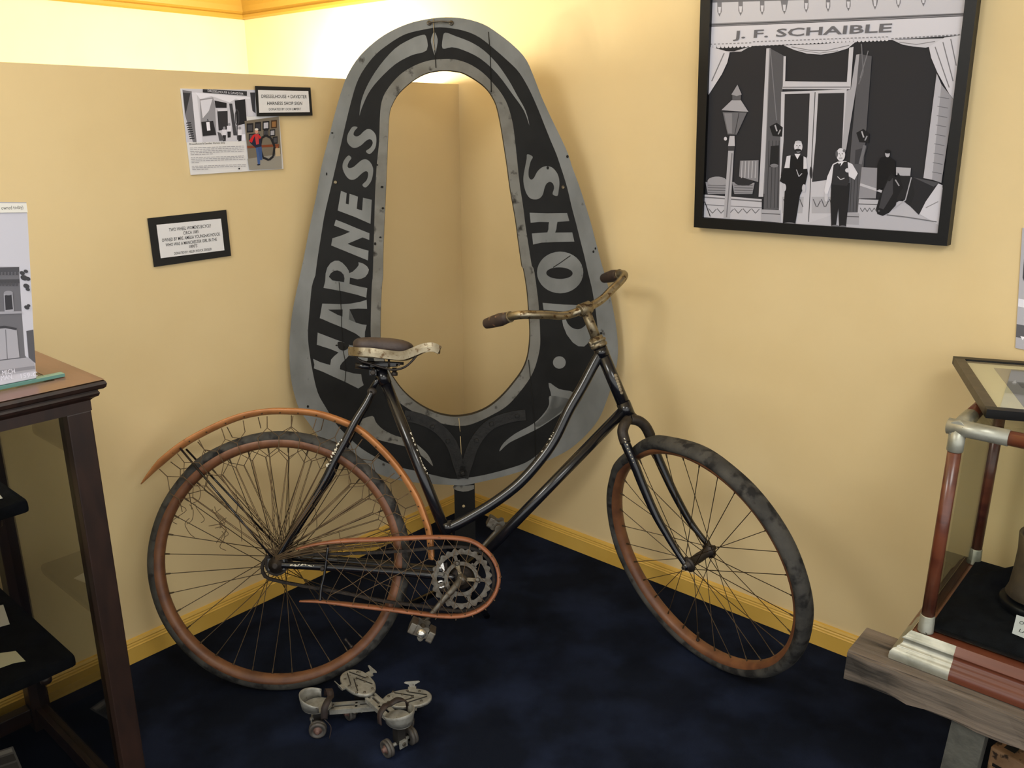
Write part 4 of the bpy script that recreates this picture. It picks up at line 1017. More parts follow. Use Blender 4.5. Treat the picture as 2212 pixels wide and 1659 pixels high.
for (cx_, w_) in ((690, 60), (880, 60)):
    pr.q([(cx_ - w_ - 10, 1260), (cx_ + w_ + 10, 1260), (cx_ + w_, 1365), (cx_ - w_ - 10, 1365)], 170)
    for k in range(5): pr.line([(cx_ - w_ + k * 26, 1275 + (k % 2) * 50), (cx_ - w_ + 20 + k * 26, 1325 - (k % 2) * 40)], 6, 90)
pr.q([(1035, 580), (1060, 572), (1095, 350), (1130, 345), (1030, 960), (1005, 960)], 165)
pr.q([(1115, 345), (1195, 360), (1120, 1360), (1030, 1360), (1060, 960)], 84)
for x in (1055, 1075, 1095): pr.line([(x + 12, 1100), (x, 1355)], 4, 55)
pr.line([(545, 310), (585, 770)], 6, 120); pr.line([(1128, 280), (1140, 460), (1110, 540)], 8, 105); pr.line([(1172, 325), (1120, 500)], 6, 120)
# boots hanging at the columns
for (x, y) in ((580, 830), (1135, 870)):
    pr.q([(x - 40, y - 20), (x + 5, y - 45), (x + 45, y - 15), (x + 40, y + 45), (x - 20, y + 40)], 30); pr.line([(x - 5, y - 30), (x + 8, y + 10)], 9, 170); pr.line([(x + 15, y + 30), (x + 30, y)], 8, 150)
pr.q([(548, 935), (600, 930), (598, 1065), (540, 1070)], 36); pr.ell(570, 1060, 26, 12, 120); pr.q([(1090, 960), (1165, 940), (1130, 1050), (1085, 1050)], 60); pr.line([(1150, 930), (1120, 1050)], 20, 110)
# shop window ledges and baskets
pr.q([(125, 1245), (490, 1275), (490, 1415), (108, 1390)], 188); pr.line([(125, 1262), (490, 1290)], 8, 110); pr.line([(125, 1310), (490, 1330)], 5, 120)
for k in range(6):
    pr.line([(150 + k * 55, 1335), (175 + k * 55, 1365), (200 + k * 55, 1338)], 5, 100)
for (x, y) in ((205, 1200), (375, 1200)):
    pr.q([(x - 75, y - 35), (x + 70, y - 30), (x + 55, y + 42), (x - 60, y + 42)], 140); pr.ell(x, y - 40, 62, 30, 150 if x < 300 else 45)
    for k in range(4): pr.line([(x - 60, y - 15 + k * 16), (x + 58, y - 12 + k * 16)], 4, 85)
pr.q([(352, 1028), (470, 1025), (468, 1165), (345, 1130)], 130)
for k in range(5): pr.line([(365 + k * 22, 1030), (360 + k * 22, 1140)], 6, 175)
# lamp post
pr.q([(276, 960), (312, 960), (287, 1400), (245, 1395)], 168); pr.line([(300, 980), (265, 1390)], 8, 120); pr.q([(272, 930), (318, 930), (315, 965), (275, 965)], 60); pr.q([(285, 870), (316, 870), (318, 935), (275, 935)], 185)
pr.q([(240, 718), (395, 720), (330, 862), (272, 860)], 105); pr.q([(250, 725), (300, 725), (300, 855), (275, 852)], 130); pr.line([(345, 722), (318, 858)], 5, 60)
pr.q([(232, 705), (300, 640), (356, 640), (405, 716), (330, 712)], 165); pr.q([(302, 600), (358, 600), (355, 642), (302, 642)], 90); pr.q([(296, 605), (335, 542), (362, 605), (330, 615)], 150); pr.ell(258, 888, 10, 12, 200)
# right hand window, ledge, brick edge
pr.q([(1610, 470), (1640, 540), (1580, 1150), (1525, 1140)], 180); pr.q([(1640, 540), (1720, 640), (1640, 1170), (1580, 1150)], 150)
for k in range(9): pr.line([(1620 - k * 5, 620 + k * 60), (1690 - k * 6, 632 + k * 60)], 4, 100)
pr.q([(1130, 1070), (1240, 1075), (1220, 1270), (1110, 1270)], 140); pr.q([(1350, 1070), (1445, 1075), (1440, 1130), (1350, 1120)], 170); pr.line([(1120, 1180), (1300, 1240)], 16, 185)
pr.q([(1112, 1275), (1260, 1280), (1420, 1290), (1650, 1200), (1615, 1500), (1260, 1475), (1030, 1460), (1035, 1360), (1105, 1360)], 180)
for k in range(5): pr.line([(1120 + k * 30, 1330), (1135 + k * 30, 1355), (1150 + k * 30, 1332)], 5, 100)
pr.line([(1110, 1305), (1230, 1310)], 6, 90); pr.q([(485, 1340), (610, 1345), (610, 1425), (485, 1415)], 165); pr.line([(490, 1365), (608, 1372)], 6, 90); pr.q([(1030, 1360), (1115, 1365), (1112, 1440), (1030, 1435)], 160); pr.line([(1035, 1385), (1112, 1388)], 6, 90)
# the two men
pr.q([(655, 1000), (770, 1000), (785, 1110), (770, 1180), (735, 1250), (705, 1435), (625, 1430), (640, 1180), (605, 1160), (632, 1070)], 26)
pr.q([(635, 1075), (650, 1000), (675, 995), (668, 1075)], 205); pr.q([(758, 1000), (775, 1010), (782, 1080), (757, 1082)], 205); pr.q([(700, 985), (738, 985), (718, 1020)], 215)
pr.ell(724, 938, 27, 38, 205); pr.ell(722, 962, 22, 10, 35); pr.ell(724, 910, 22, 9, 190); pr.line([(712, 1085), (728, 1130), (748, 1110)], 5, 180)
pr.ell(635, 1200, 11, 24, 190); pr.ell(760, 1205, 12, 26, 190); pr.ell(665, 1432, 38, 9, 120)
pr.q([(935, 1170), (1055, 1170), (1045, 1300), (1030, 1450), (985, 1450), (980, 1330), (965, 1450), (935, 1445), (930, 1300)], 34)
pr.q([(945, 1050), (975, 1035), (1025, 1030), (1070, 1050), (1105, 1110), (1085, 1150), (1050, 1130), (940, 1160), (905, 1260), (890, 1220), (910, 1130)], 212)
pr.q([(950, 1055), (990, 1035), (1040, 1035), (1050, 1160), (1035, 1190), (935, 1180)], 46); pr.q([(975, 1035), (1018, 1032), (995, 1065)], 220); pr.line([(993, 1045), (985, 1090)], 10, 40)
pr.ell(996, 990, 28, 42, 208); pr.ell(970, 985, 8, 22, 90); pr.ell(1018, 965, 10, 10, 110); pr.ell(903, 1265, 12, 26, 195); pr.ell(1040, 1090, 16, 14, 205); pr.line([(975, 1130), (995, 1150), (1020, 1140)], 5, 190); pr.ell(960, 1448, 24, 9, 110); pr.ell(1008, 1452, 24, 9, 110)
for (x, y) in ((715, 932), (734, 932), (986, 985), (1006, 985)): pr.ell(x, y, 4, 3, 60)
pr.line([(724, 938), (723, 950)], 4, 140); pr.line([(996, 988), (995, 1002)], 4, 150); pr.line([(985, 1012), (1006, 1012)], 4, 110)
# boy in the doorway and the horse
pr.q([(1250, 1010), (1300, 995), (1345, 1030), (1345, 1130), (1300, 1190), (1225, 1220), (1230, 1060)], 22); pr.ell(1295, 985, 15, 22, 175); pr.ell(1296, 970, 19, 13, 22)
pr.q([(1450, 1130), (1635, 1175), (1620, 1230), (1560, 1290), (1495, 1375), (1440, 1320), (1400, 1290)], 40); pr.q([(1460, 1135), (1630, 1170), (1590, 1195)], 75)
pr.q([(1375, 1125), (1450, 1125), (1470, 1240), (1440, 1320), (1390, 1275), (1345, 1300)], 36)
pr.q([(1318, 1128), (1375, 1135), (1395, 1200), (1362, 1255), (1348, 1315), (1305, 1362), (1265, 1382), (1230, 1370), (1221, 1338), (1240, 1272), (1272, 1195), (1296, 1148)], 30)
pr.q([(1322, 1135), (1312, 1100), (1335, 1118), (1340, 1138)], 28); pr.q([(1355, 1135), (1362, 1104), (1378, 1128), (1372, 1142)], 28)
pr.ell(1240, 1350, 7, 5, 90); pr.ell(1308, 1190, 7, 5, 10)
pr.q([(1300, 1150), (1330, 1140), (1330, 1240), (1270, 1340), (1240, 1330), (1265, 1230)], 62); pr.line([(1448, 1135), (1410, 1280), (1330, 1340)], 7, 165); pr.line([(1345, 1150), (1370, 1190)], 8, 150); pr.ell(1312, 1140, 12, 22, 30, .5)
pr.q([(1620, 1175), (1648, 1185), (1622, 1440), (1500, 1370), (1540, 1290)], 200); pr.line([(1540, 1330), (1620, 1290)], 6, 140); pr.line([(1290, 1375), (1420, 1390), (1610, 1420)], 7, 110)
pr.line([(125, 1290), (160, 1385)], 5, 40)
pr.build('print', pic)

# loose photograph at the right-hand edge of the right wall
QE = [(2208.5, 492), (2330, 512), (2320, 778), (2193, 751.5)]
t = thing('wall_photograph', base_of([onR(x, y) for x, y in QE]), 'unframed grey photograph on the right wall, cut by the picture edge', 'picture')
card(onR, QE, .004, flat(178), .003).build('sheet', t)
p = Print(onR, .0042)
p.q([(2212, 560), (2320, 570), (2316, 620), (2225, 640), (2209, 600)], 70); p.q([(2200, 645), (2325, 665), (2324, 684), (2199, 662)], 225); p.q([(2196, 700), (2322, 722), (2321, 752), (2194.5, 728)], 95); p.q([(2204, 726), (2214, 728), (2209, 735)], 235)
p.build('print', t)

# ------------------------------------------------------------------ glazed oak case at the left
ZT = .99; C0 = onZ(230, 820, ZT); DP = .60; LN = 1.5
A1, A2 = -uL, uR                                 # along the front (towards the viewer), into the wall
lc = thing('display_case', V((C0.x, C0.y, 0)) + A1 * .4 + A2 * .3, 'dark oak glass display case with black cloth shelves at the left edge', 'display case')
def lp(a, d, z): return V((C0.x, C0.y, 0)) + A1 * a + A2 * d + Z * z
# moulded top frame
b = MB()
def mitre(prof, m, z0):
    """moulding swept round the rectangle of the top; prof = (inset, height)"""
    k = len(prof); cs = [(0, 0), (LN, 0), (LN, DP), (0, DP)]; sg = [(1, 1), (-1, 1), (-1, -1), (1, -1)]; mi = b.m(m); n0 = len(b.v)
    for (a, d), (sa, sd) in zip(cs, sg):
        for (i_, h_) in prof: b.v.append(lp(a + sa * i_, d + sd * i_, z0 + h_))
    for c in range(4):
        for i in range(k - 1): b.face([n0 + c * k + i, n0 + c * k + i + 1, n0 + ((c + 1) % 4) * k + i + 1, n0 + ((c + 1) % 4) * k + i], mi, False)
mitre([(.060, .0), (.004, .0), (.0015, -.002), (0, -.007), (.0015, -.013), (.005, -.016)], 'case_wood', ZT)
mitre([(.005, -.016), (.012, -.0165), (.012, -.020), (.010, -.024), (.012, -.029), (.019, -.033), (.023, -.037), (.023, -.056), (.06, -.056), (.06, 0)], 'case_wood', ZT)
top = b.build('top_moulding', lc)
b = MB(); q_ = .062
b.v += [lp(.002, .002, ZT + .0006), lp(LN, .002, ZT + .0006), lp(LN, q_, ZT + .0006), lp(q_, q_, ZT + .0006)]; b.face([0, 1, 2, 3], b.m('case_top_rail'))
n0 = len(b.v); b.v += [lp(.002, .002, ZT + .0006), lp(q_, q_, ZT + .0006), lp(q_, DP, ZT + .0006), lp(.002, DP, ZT + .0006)]; b.face([n0, n0 + 1, n0 + 2, n0 + 3], b.m('case_top_end'))
b.build('top_rail', lc)
b = MB(); b.box(lp(LN / 2, DP / 2, ZT - .003), A1, A2, Z, LN / 2 - .06, DP / 2 - .06, .003, 'case_glass'); b.build('top_glass', lc)
PW = .021
for (a, d) in ((.024 + PW, .024 + PW), (.024 + PW, DP - .024 - PW), (LN - .045, .045), (LN - .045, DP - .045)):
    b = MB(); b.box(lp(a, d, (ZT - .056) / 2), A1, A2, Z, PW, PW, (ZT - .056) / 2, 'case_wood', .002); b.build('post', lc)
b = MB(); b.box(lp(.045, DP / 2, .045), A1, A2, Z, .014, DP / 2 - .066, .020, 'case_wood_rail', .003); b.build('bottom_rail', lc)
b = MB(); b.box(lp(LN / 2, .045, .045), A1, A2, Z, LN / 2 - .066, .014, .020, 'case_wood_rail', .003); b.build('bottom_rail', lc)
b = MB(); b.box(lp(LN / 2, DP - .045, .045), A1, A2, Z, LN / 2 - .066, .014, .020, 'case_wood_rail', .003); b.build('bottom_rail', lc)
b = MB(); b.box(lp(LN / 2 + .05, .33, .03), A1, A2, Z, LN / 2 - .22, .22, .006, 'case_wood_rail'); b.build('bottom_shelf', lc)
for nm, c, hx, hy in (('side_glass', (.045, DP / 2), .0015, DP / 2 - .066), ('front_glass', (LN / 2, .045), LN / 2 - .066, .0015)):
    b = MB(); b.box(lp(c[0], c[1], (ZT - .056 + .065) / 2), A1, A2, Z, hx, hy, (ZT - .056 - .065) / 2, 'case_glass_grey'); b.build(nm, lc)
# two shelves wrapped in black cloth
for zs, a0 in ((.776, .128), (.436, .095)):
    b = MB(); c = lp((a0 + LN - .1) / 2, .09 + .215, zs - .012)
    b.box(c, A1, A2, Z, (LN - .1 - a0) / 2, .215, .013, 'black_cloth', .009)
    sh = b.build('shelf', lc); sh['label'] = 'shelf wrapped in black cloth'
    b = MB(); k = lp(a0 + .055, .105, zs - .034); b.lathe(k, Z, [(-.006, .006), (-.004, .010), (.006, .011), (.010, .008)], 'case_wood', 12); b.build('shelf_peg', sh)
def at_plane(px, py, z): return onZ(px, py, z)
def slip(name, pts, label, m, grp=None, cat='card'):
    b = MB(); n = len(pts); th = V((0, 0, -.0008)); b.prism(pts, th, m); o = b.build(name, None, base_of(pts)); return tag(o, label, cat, grp)
gp_ = 'paper cards on the shelves of the oak case'
z_ = .4375
slip('paper_card', [onZ(x, y, z_) for x, y in [(-60, 1322), (7, 1306), (21, 1348), (-50, 1368)]], 'white card lying on the lower black shelf, nearer the back', 'paper', gp_)
slip('paper_card', [onZ(x, y, z_) for x, y in [(-30, 1415), (34, 1406), (55, 1428), (30, 1432), (-20, 1450)]], 'cream curled paper slip on the front of the lower black shelf', 'paper_cream', gp_)
slip('paper_card', [onZ(x, y, .7775) for x, y in [(-70, 1066), (-6, 1062), (6, 1076), (-60, 1090)]], 'white card on the upper black shelf at the photo edge', 'paper', gp_)
# leaflet on the floor of the case
pts = [onZ(x, y, .037) for x, y in [(-60, 1640), (28, 1612), (50, 1665), (-50, 1700)]]
b = MB(); b.prism(pts, V((0, 0, -.0012)), flat(120)); 
pp = lambda u, v: pts[0].lerp(pts[1], u).lerp(pts[3].lerp(pts[2], u), v) + Z * .0003
b.ngon([pp(.05, .06), pp(.95, .06), pp(.95, .2), pp(.05, .2)], flat(170)); b.ngon([pp(.05, .28), pp(.95, .28), pp(.95, .55), pp(.05, .55)], flat(78)); b.ngon([pp(.05, .62), pp(.95, .62), pp(.95, .92), pp(.05, .92)], flat(90))
tag(b.build('leaflet', None, base_of(pts)), 'grey printed leaflet on the bottom of the oak case', 'leaflet')
# mounted photograph standing on the case
zt2 = ZT + .008
e0 = onZ(78, 817, zt2)
def onP(x, y, o=0): return hit(x, y, e0 - A2 * o, A2)
t = thing('photo_print', e0 + A1 * .1, 'black and white photograph of a brick building standing on the oak case', 'picture')
QW = [(-150, 434), (57, 437), (78, 817), (-150, 862)]
card(onP, QW, 0, flat(176), .004).build('backing', t)
p = Print(onP, .0003)
p.q([(-150, 462), (59, 460), (78, 816), (-150, 861)], 205)
p.q([(-150, 576), (42, 576), (42, 582), (-150, 583)], 165)
p.q([(-150, 583), (41, 581), (46, 660), (54, 768), (60, 775), (-150, 800)], 112)
p.q([(-150, 580), (41, 577), (42, 587), (-150, 591)], 84); p.q([(-150, 606), (42, 603), (43, 612), (-150, 615)], 78)
for i in range(26): p.q([(-148 + i * 7.3, 587), (-144 + i * 7.3, 587), (-144 + i * 7.3, 594), (-148 + i * 7.3, 594)], 84); p.ell(-146 + i * 7.3, 614, 3, 4, 84)
p.q([(8, 634), (27, 632), (30, 672), (10, 674)], 170); p.q([(10, 638), (25, 636), (28, 668), (12, 670)], 60); p.ell(18, 633, 10, 5, 150)
p.q([(-60, 640), (-10, 636), (-6, 676), (-60, 682)], 185)
p.q([(-150, 676), (48, 672), (48, 677), (-150, 684)], 165)
p.q([(-150, 716), (0, 710), (22, 708), (36, 712), (42, 772), (-150, 796)], 172); p.line([(12, 712), (16, 776)], 2, 120); p.line([(-40, 712), (10, 706), (36, 711)], 5, 70)
p.q([(-150, 797), (60, 772), (74, 785), (76, 800), (-150, 838)], 168); p.q([(-150, 820), (75, 790), (76, 797), (-150, 828)], 140)
for (x, y, r_) in ((48, 590, 6), (56, 586, 5), (52, 600, 8), (60, 602, 6), (57, 618, 7), (60, 625, 5), (58, 664, 6), (62, 660, 4)): p.ell(x, y, r_, r_ * .7, 70, .4)
p.q([(57, 715), (72, 712), (77, 785), (62, 772)], 92)
p.words('MICH', 5, 811, 32, 806, 5, 795, .0085, flat(238)); p.words('MAN.', 2, 822, 28, 818, 2, 806, .0085, flat(238)); p.words('159-C', 42, 818, 78, 813, 42, 805, .0085, flat(238))
p.build('print', t)
p = Print(onP, .0012); p.q([(-150, 438), (57, 439), (60, 459), (-150, 461)], (232, 230, 224))
p.words('(owned today)'[1:], 3, 453, 50, 451, 3, 440, .0060, 'ink'); p.build('caption_strip', t)
b = MB(); q0 = onZ(130, 806, ZT + .004); q0 = e0 + A1 * ((q0 - e0).dot(A1))
b.box(q0 + A1 * .25 + A2 * .004 + Z * (ZT + .0045 - q0.z), A1, A2, Z, .25, .008, .0028, 'teal_edge'); b.build('glass_foot', t)['label'] = 'teal edged glass strip'

# ------------------------------------------------------------------ weathered trestle and glazed case at the right
ZB = .38; P0 = onZ(1919, 1421, ZB); D1, D2 = -uR, uL
def rp(a, d, z): return V((P0.x, P0.y, 0)) + D1 * a + D2 * d + Z * z
be0 = onZ(1860, 1418, ZB - .001); dfront = (be0 - P0).dot(D2)
bl = (onZ(1838, 1396, ZB) - P0).dot(D1)
dback = dfront + .12
zbot = hit(1860, 1481, be0, uL).z
tr = thing('trestle', rp(.3, (dfront + dback) / 2, 0), 'weathered grey timber trestle under the right-hand glass case', 'trestle')
bm = bmesh.new(); bmesh.ops.create_cube(bm, size=2)
bmesh.ops.subdivide_edges(bm, edges=[e for e in bm.edges if abs(e.verts[0].co.x - e.verts[1].co.x) > 1], cuts=30)
bmesh.ops.bevel(bm, geom=[e for e in bm.edges if abs(e.verts[0].co.y - e.verts[1].co.y) < .01 and abs(e.verts[0].co.z - e.verts[1].co.z) < .01], offset=.09, segments=2, affect='EDGES')
rr = random.Random(4); b = MB(); bm.verts.index_update(); LB = 1.3
for v in bm.verts:
    j = rr.uniform(-1, 1) * .0025
    b.v.append(rp(bl + LB / 2 + v.co.x * LB / 2, (dfront + dback) / 2 + v.co.y * (dback - dfront) / 2 + (j if v.co.y < 0 else 0), (ZB - .0015 + zbot) / 2 + v.co.z * (ZB - .0015 - zbot) / 2 + (rr.uniform(-1, 1) * .004 if v.co.z < 0 else 0)))
for f in bm.faces: b.face([v.index for v in f.verts], b.m('old_wood_beam'))
bm.free(); b.build('beam', tr)
lg = hit(2051, 1570, be0, uL); la = (lg - P0).dot(D1); lw = (hit(2125, 1600, be0, uL) - P0).dot(D1) - la
for k in (0, 1):
    b = MB(); aa = la + lw / 2 + k * .75
    b.prism([rp(aa - lw / 2, dfront + .012, zbot), rp(aa + lw / 2, dfront + .012, zbot), rp(aa + lw / 2 - .012, dfront - .0, 0), rp(aa - lw / 2 - .012, dfront - .0, 0)], D2 * .06, 'old_post')
    b.build('leg', tr)
b = MB(); b.box(rp(bl + LB / 2 + .30, dback + .22, (ZB + zbot) / 2), D1, D2, Z, LB / 2, .05, (ZB - zbot) / 2 - .002, 'old_wood_beam', .006); b.build('beam', tr)
for k in (0, 1):
    b = MB(); b.box(rp(la + .24 + k * .75, dback + .22, zbot / 2), D1, D2, Z, .04, .03, zbot / 2, 'old_post'); b.build('leg', tr)
# the case itself
CL, CD = 1.05, .44
rc = thing('display_case', rp(CL / 2, CD / 2, ZB), 'glass display case with mahogany rails and zinc corners on the weathered trestle', 'display case')
ZN = .062                                         # zinc corner length along the base
bprof = [(0, .0), (-.001, .006), (.0, .016), (.005, .024), (.010, .0255), (.010, .0285), (.013, .030), (.018, .036), (.019, .044), (.016, .046), (.016, .048), (.021, .052), (.024, .058), (.028, .063)]
def basestrip(a0, a1, m, axis, endcap0, endcap1, name):
    b = MB(); k = len(bprof); mi = b.m(m)
    for e, cap in ((a0, endcap0), (a1, endcap1)):
        for (i_, h_) in bprof:
            s_ = i_ if cap else 0
            b.v.append(rp(e + s_, i_, ZB + h_) if axis == 0 else rp(i_, e + s_, ZB + h_))
    for i in range(k - 1): b.face([i, i + 1, k + i + 1, k + i], mi, True)
    return b.build(name, rc)
zl = .112
b = basestrip(0, zl, 'zinc', 0, 1, 0, 'corner_casting'); b['label'] = 'pitted zinc corner casting'
b = basestrip(0, zl, 'zinc', 1, 1, 0, 'corner_casting')
basestrip(zl, CL, 'mahogany_rail', 0, 0, 0, 'base_moulding'); basestrip(zl, CD, 'mahogany', 1, 0, 0, 'base_moulding')
b = MB(); b.box(rp(CL / 2 + .014, CD / 2 + .014, ZB + .03), D1, D2, Z, CL / 2 - .014, CD / 2 - .014, .029, 'mahogany'); b.build('base_board', rc)
b = MB(); b.box(rp(CL / 2 + .018, CD / 2 + .018, ZB + .066), D1, D2, Z, CL / 2 - .036, CD / 2 - .036, .0035, 'black_cloth', .002); b.build('base_cloth', rc)
IN_ = .049; HT = .497; RR = .0155
for (a, d) in ((IN_, IN_), (IN_, CD - .02), (CL - .03, IN_), (CL - .03, CD - .02)):
    b = MB(); b.tube([rp(a, d, ZB + .095), rp(a, d, ZB + HT - .045)], .0125, 'mahogany', 14); ps = b.build('post', rc)
    b = MB(); b.lathe(rp(a, d, ZB + .06), Z, [(0, .0155), (.002, .0150), (.036, .0140), (.038, .0128)], 'zinc', 16); b.build('post_socket', ps)
    b = MB(); b.lathe(rp(a, d, ZB + HT - .047), Z, [(0, .0135), (.002, .0148), (.045, .0150)], 'zinc', 16); b.build('post_socket', ps)
zr = ZB + HT
for (q0, q1) in (((IN_, IN_), (CL - .03, IN_)), ((IN_, IN_), (IN_, CD - .02)), ((IN_, CD - .02), (CL - .03, CD - .02)), ((CL - .03, IN_), (CL - .03, CD - .02))):
    b = MB(); b.tube([rp(*q0, zr), rp(*q1, zr)], RR - .0015, 'mahogany_rail' if q0[1] == q1[1] else 'mahogany', 16); b.build('top_rail', rc)
for (a, d, sa, sd) in ((IN_, IN_, 1, 1), (IN_, CD - .02, 1, -1), (CL - .03, IN_, -1, 1), (CL - .03, CD - .02, -1, -1)):
    b = MB(); c = rp(a, d, zr)
    b.tube([c - D1 * .020 * sa, c - D1 * .018 * sa, c + D1 * .085 * sa], RR, 'zinc', 16, radii=[RR * .7, RR, RR]); b.tube([c - D2 * .012 * sd, c + D2 * .085 * sd], RR * .98, 'zinc', 16)
    b.ball(c, (RR, RR, RR * 1.02), 'zinc', (D1, D2, Z), 14, 8)
    b.build('corner_casting', rc)
zc = ZB + (.066 + HT) / 2
for nm, c, hx, hy in (('front_glass', (CL / 2, IN_), CL / 2 - .065, .0012), ('side_glass', (IN_, CD / 2), .0012, CD / 2 - .055)):
    b = MB(); b.box(rp(c[0], c[1], zc), D1, D2, Z, hx, hy, (HT - .068) / 2, 'case_glass_grey' if nm == 'side_glass' else 'case_glass'); b.build(nm, rc)
b = MB(); b.box(rp(CL / 2, CD / 2 + .01, zr + .004), D1, D2, Z, CL / 2 - .055, CD / 2 - .045, .002, 'case_glass'); b.build('top_glass', rc)
flat(26, 30, 48)
b = MB(); b.box(rp(.36 + .33, CD - .05, ZB + .27), D1, D2, Z, .33, .004, .20, flat(26, 30, 48)); bd = b.build('backdrop', rc); bd['label'] = 'navy cloth backdrop'
# black cloth heaped inside
vb = hit(2232, 1290, rp(0, .235, 0), uL); va, vd = (vb - P0).dot(D1), .235
vz = max(vb.z, ZB + .10)
b = MB(); nx, ny = 40, 24; rr = random.Random(8); mi = b.m('black_cloth')
for j in range(ny + 1):
    for i in range(nx + 1):
        a = .060 + (CL - .13) * i / nx; d = .060 + (CD - .145) * j / ny
        h_ = .006 + .05 * (.5 + .5 * math.sin(a * 21 + d * 13)) * (.5 + .5 * math.sin(d * 17 - a * 9 + 1)) + .085 * max(0, (d - .12)) / .3 + .03 * math.exp(-((a - .22) / .05) ** 2 - ((d - .2) / .1) ** 2)
        e = min(i, nx - i, 4) / 4 * min(j, ny - j, 3) / 3
        cap_ = max(.002, vz - .028 - ZB - .070) if math.hypot(a - va, d - vd) < .095 else 9
        b.v.append(rp(a, d, ZB + .070 + min(h_ * e, cap_)))
for j in range(ny):
    for i in range(nx): q = j * (nx + 1) + i; b.face([q, q + 1, q + nx + 2, q + nx + 1], mi, True)
tag(b.build('black_cloth', None, rp(.5, .2, ZB + .07)), 'rumpled black cloth lining the mahogany and zinc case', 'cloth')
# wooden vessel and its caption card
b = MB(); b.lathe(V((vb.x, vb.y, vz)), Z, [(0, .048), (.004, .052), (.02, .047), (.06, .044), (.10, .043), (.136, .046), (.140, .045), (.137, .040), (.09, .036), (.03, .035), (.028, .001)], 'vessel', 28, cap=False)
tag(b.build('wooden_vessel', None, V((vb.x, vb.y, vz))), 'worn brown tapering vessel standing on black cloth in the right glass case', 'vessel')
b = MB(); b.lathe(V((vb.x, vb.y, vz - .024)), Z, [(0, .058), (.002, .060), (.016, .060), (.019, .056), (.020, .046)], 'frame_black', 32)
tag(b.build('round_stand', None, V((vb.x, vb.y, vz - .024))), 'round black stand under the worn brown vessel', 'stand')
cq_ = rp(0, .088, 0)
def onC(x, y, o=0): return hit(x, y, cq_ - uL * o, uL)
QC = [(2196, 1328), (2262, 1349), (2250, 1394), (2186, 1368)]
t = thing('caption_card', base_of([onC(x, y) for x, y in QC]), 'small white handwritten card in front of the brown vessel', 'card')
card(onC, QC, 0, 'paper', .001).build('paper', t)
p = Print(onC, .0004); p.words('OS', 2200, 1347, 2217, 1352, 2203, 1330, .0075, 'ink', shear=.2); p.words('LA', 2199, 1364, 2216, 1370, 2202, 1348, .0075, 'ink', shear=.2); p.build('lettering', t)
# framed picture lying on the glass top
zf = zr + RR + .018
g0, g1 = onZ(2132, 884, zf), onZ(2059, 769, zf); dv = (g1 - g0); LV = dv.length; dv.normalize(); du = V((dv.y, -dv.x, 0))
if du.x < 0: du = -du
t = thing('framed_picture', g0 + Z * (-.018), 'dark framed picture with cream mount lying on top of the right glass case', 'picture')
b = MB(); WF = .30; fwid = .021; th = .0175
def gp2(u, v, z): return g0 + du * u + dv * v + Z * z
for (u0, u1, v0, v1) in ((0, WF, 0, fwid), (0, WF, LV - fwid, LV), (0, fwid, fwid, LV - fwid), (WF - fwid, WF, fwid, LV - fwid)):
    b.box(gp2((u0 + u1) / 2, (v0 + v1) / 2, -th / 2), du, dv, Z, (u1 - u0) / 2, (v1 - v0) / 2, th / 2, 'frame_grey' if u1 < .1 else 'frame_black')
b.build('frame', t)
b = MB(); b.box(gp2(WF / 2, LV / 2, -.010), du, dv, Z, WF / 2 - fwid, LV / 2 - fwid, .002, 'mat_board'); b.build('mount', t)
b = MB(); b.box(gp2(.075 + .075, LV / 2 + .0, -.0078), du, dv, Z, .075, LV / 2 - .052, .0004, flat(150)); b.box(gp2(.075 + .075, LV / 2 + .02, -.0072), du, dv, Z, .05, .02, .0003, flat(110)); b.build('photograph', t)
b = MB(); b.box(gp2(WF / 2, LV / 2, -.003), du, dv, Z, WF / 2 - fwid, LV / 2 - fwid, .0008, 'case_glass'); b.build('glass', t)
# slotted box under the trestle
k0 = onZ(2140, 1612, .13); k1 = onZ(2230, 1662, .13); kd = (k1 - k0); kl = kd.length; kd.normalize(); kn = V((-kd.y, kd.x, 0))
if kn.y < 0: kn = -kn
t = thing('slotted_box', V((k0.x, k0.y, 0)) + kd * .12 + kn * .05, 'brown slotted box half hidden under the weathered trestle', 'box')
b = MB(); b.box(V((k0.x, k0.y, .065)) + kd * .13 + kn * .06, kd, kn, Z, .13, .06, .065, 'rusty_box', .004); b.build('body', t)
b = MB()
for i in range(4):
    c = V((k0.x, k0.y, .1302)) + kd * (.03 + i * .055) + kn * .035
    b.box(c, kd, kn, Z, .011, .016, .0006, 'crack')
for i in range(2):
    b.box(V((k0.x, k0.y, .09 - i * .035)) + kd * .13 - kn * .0004, kd, kn, Z, .12, .0006, .004, 'crack')
o = b.build('slot', t); o['kind'] = 'stuff'

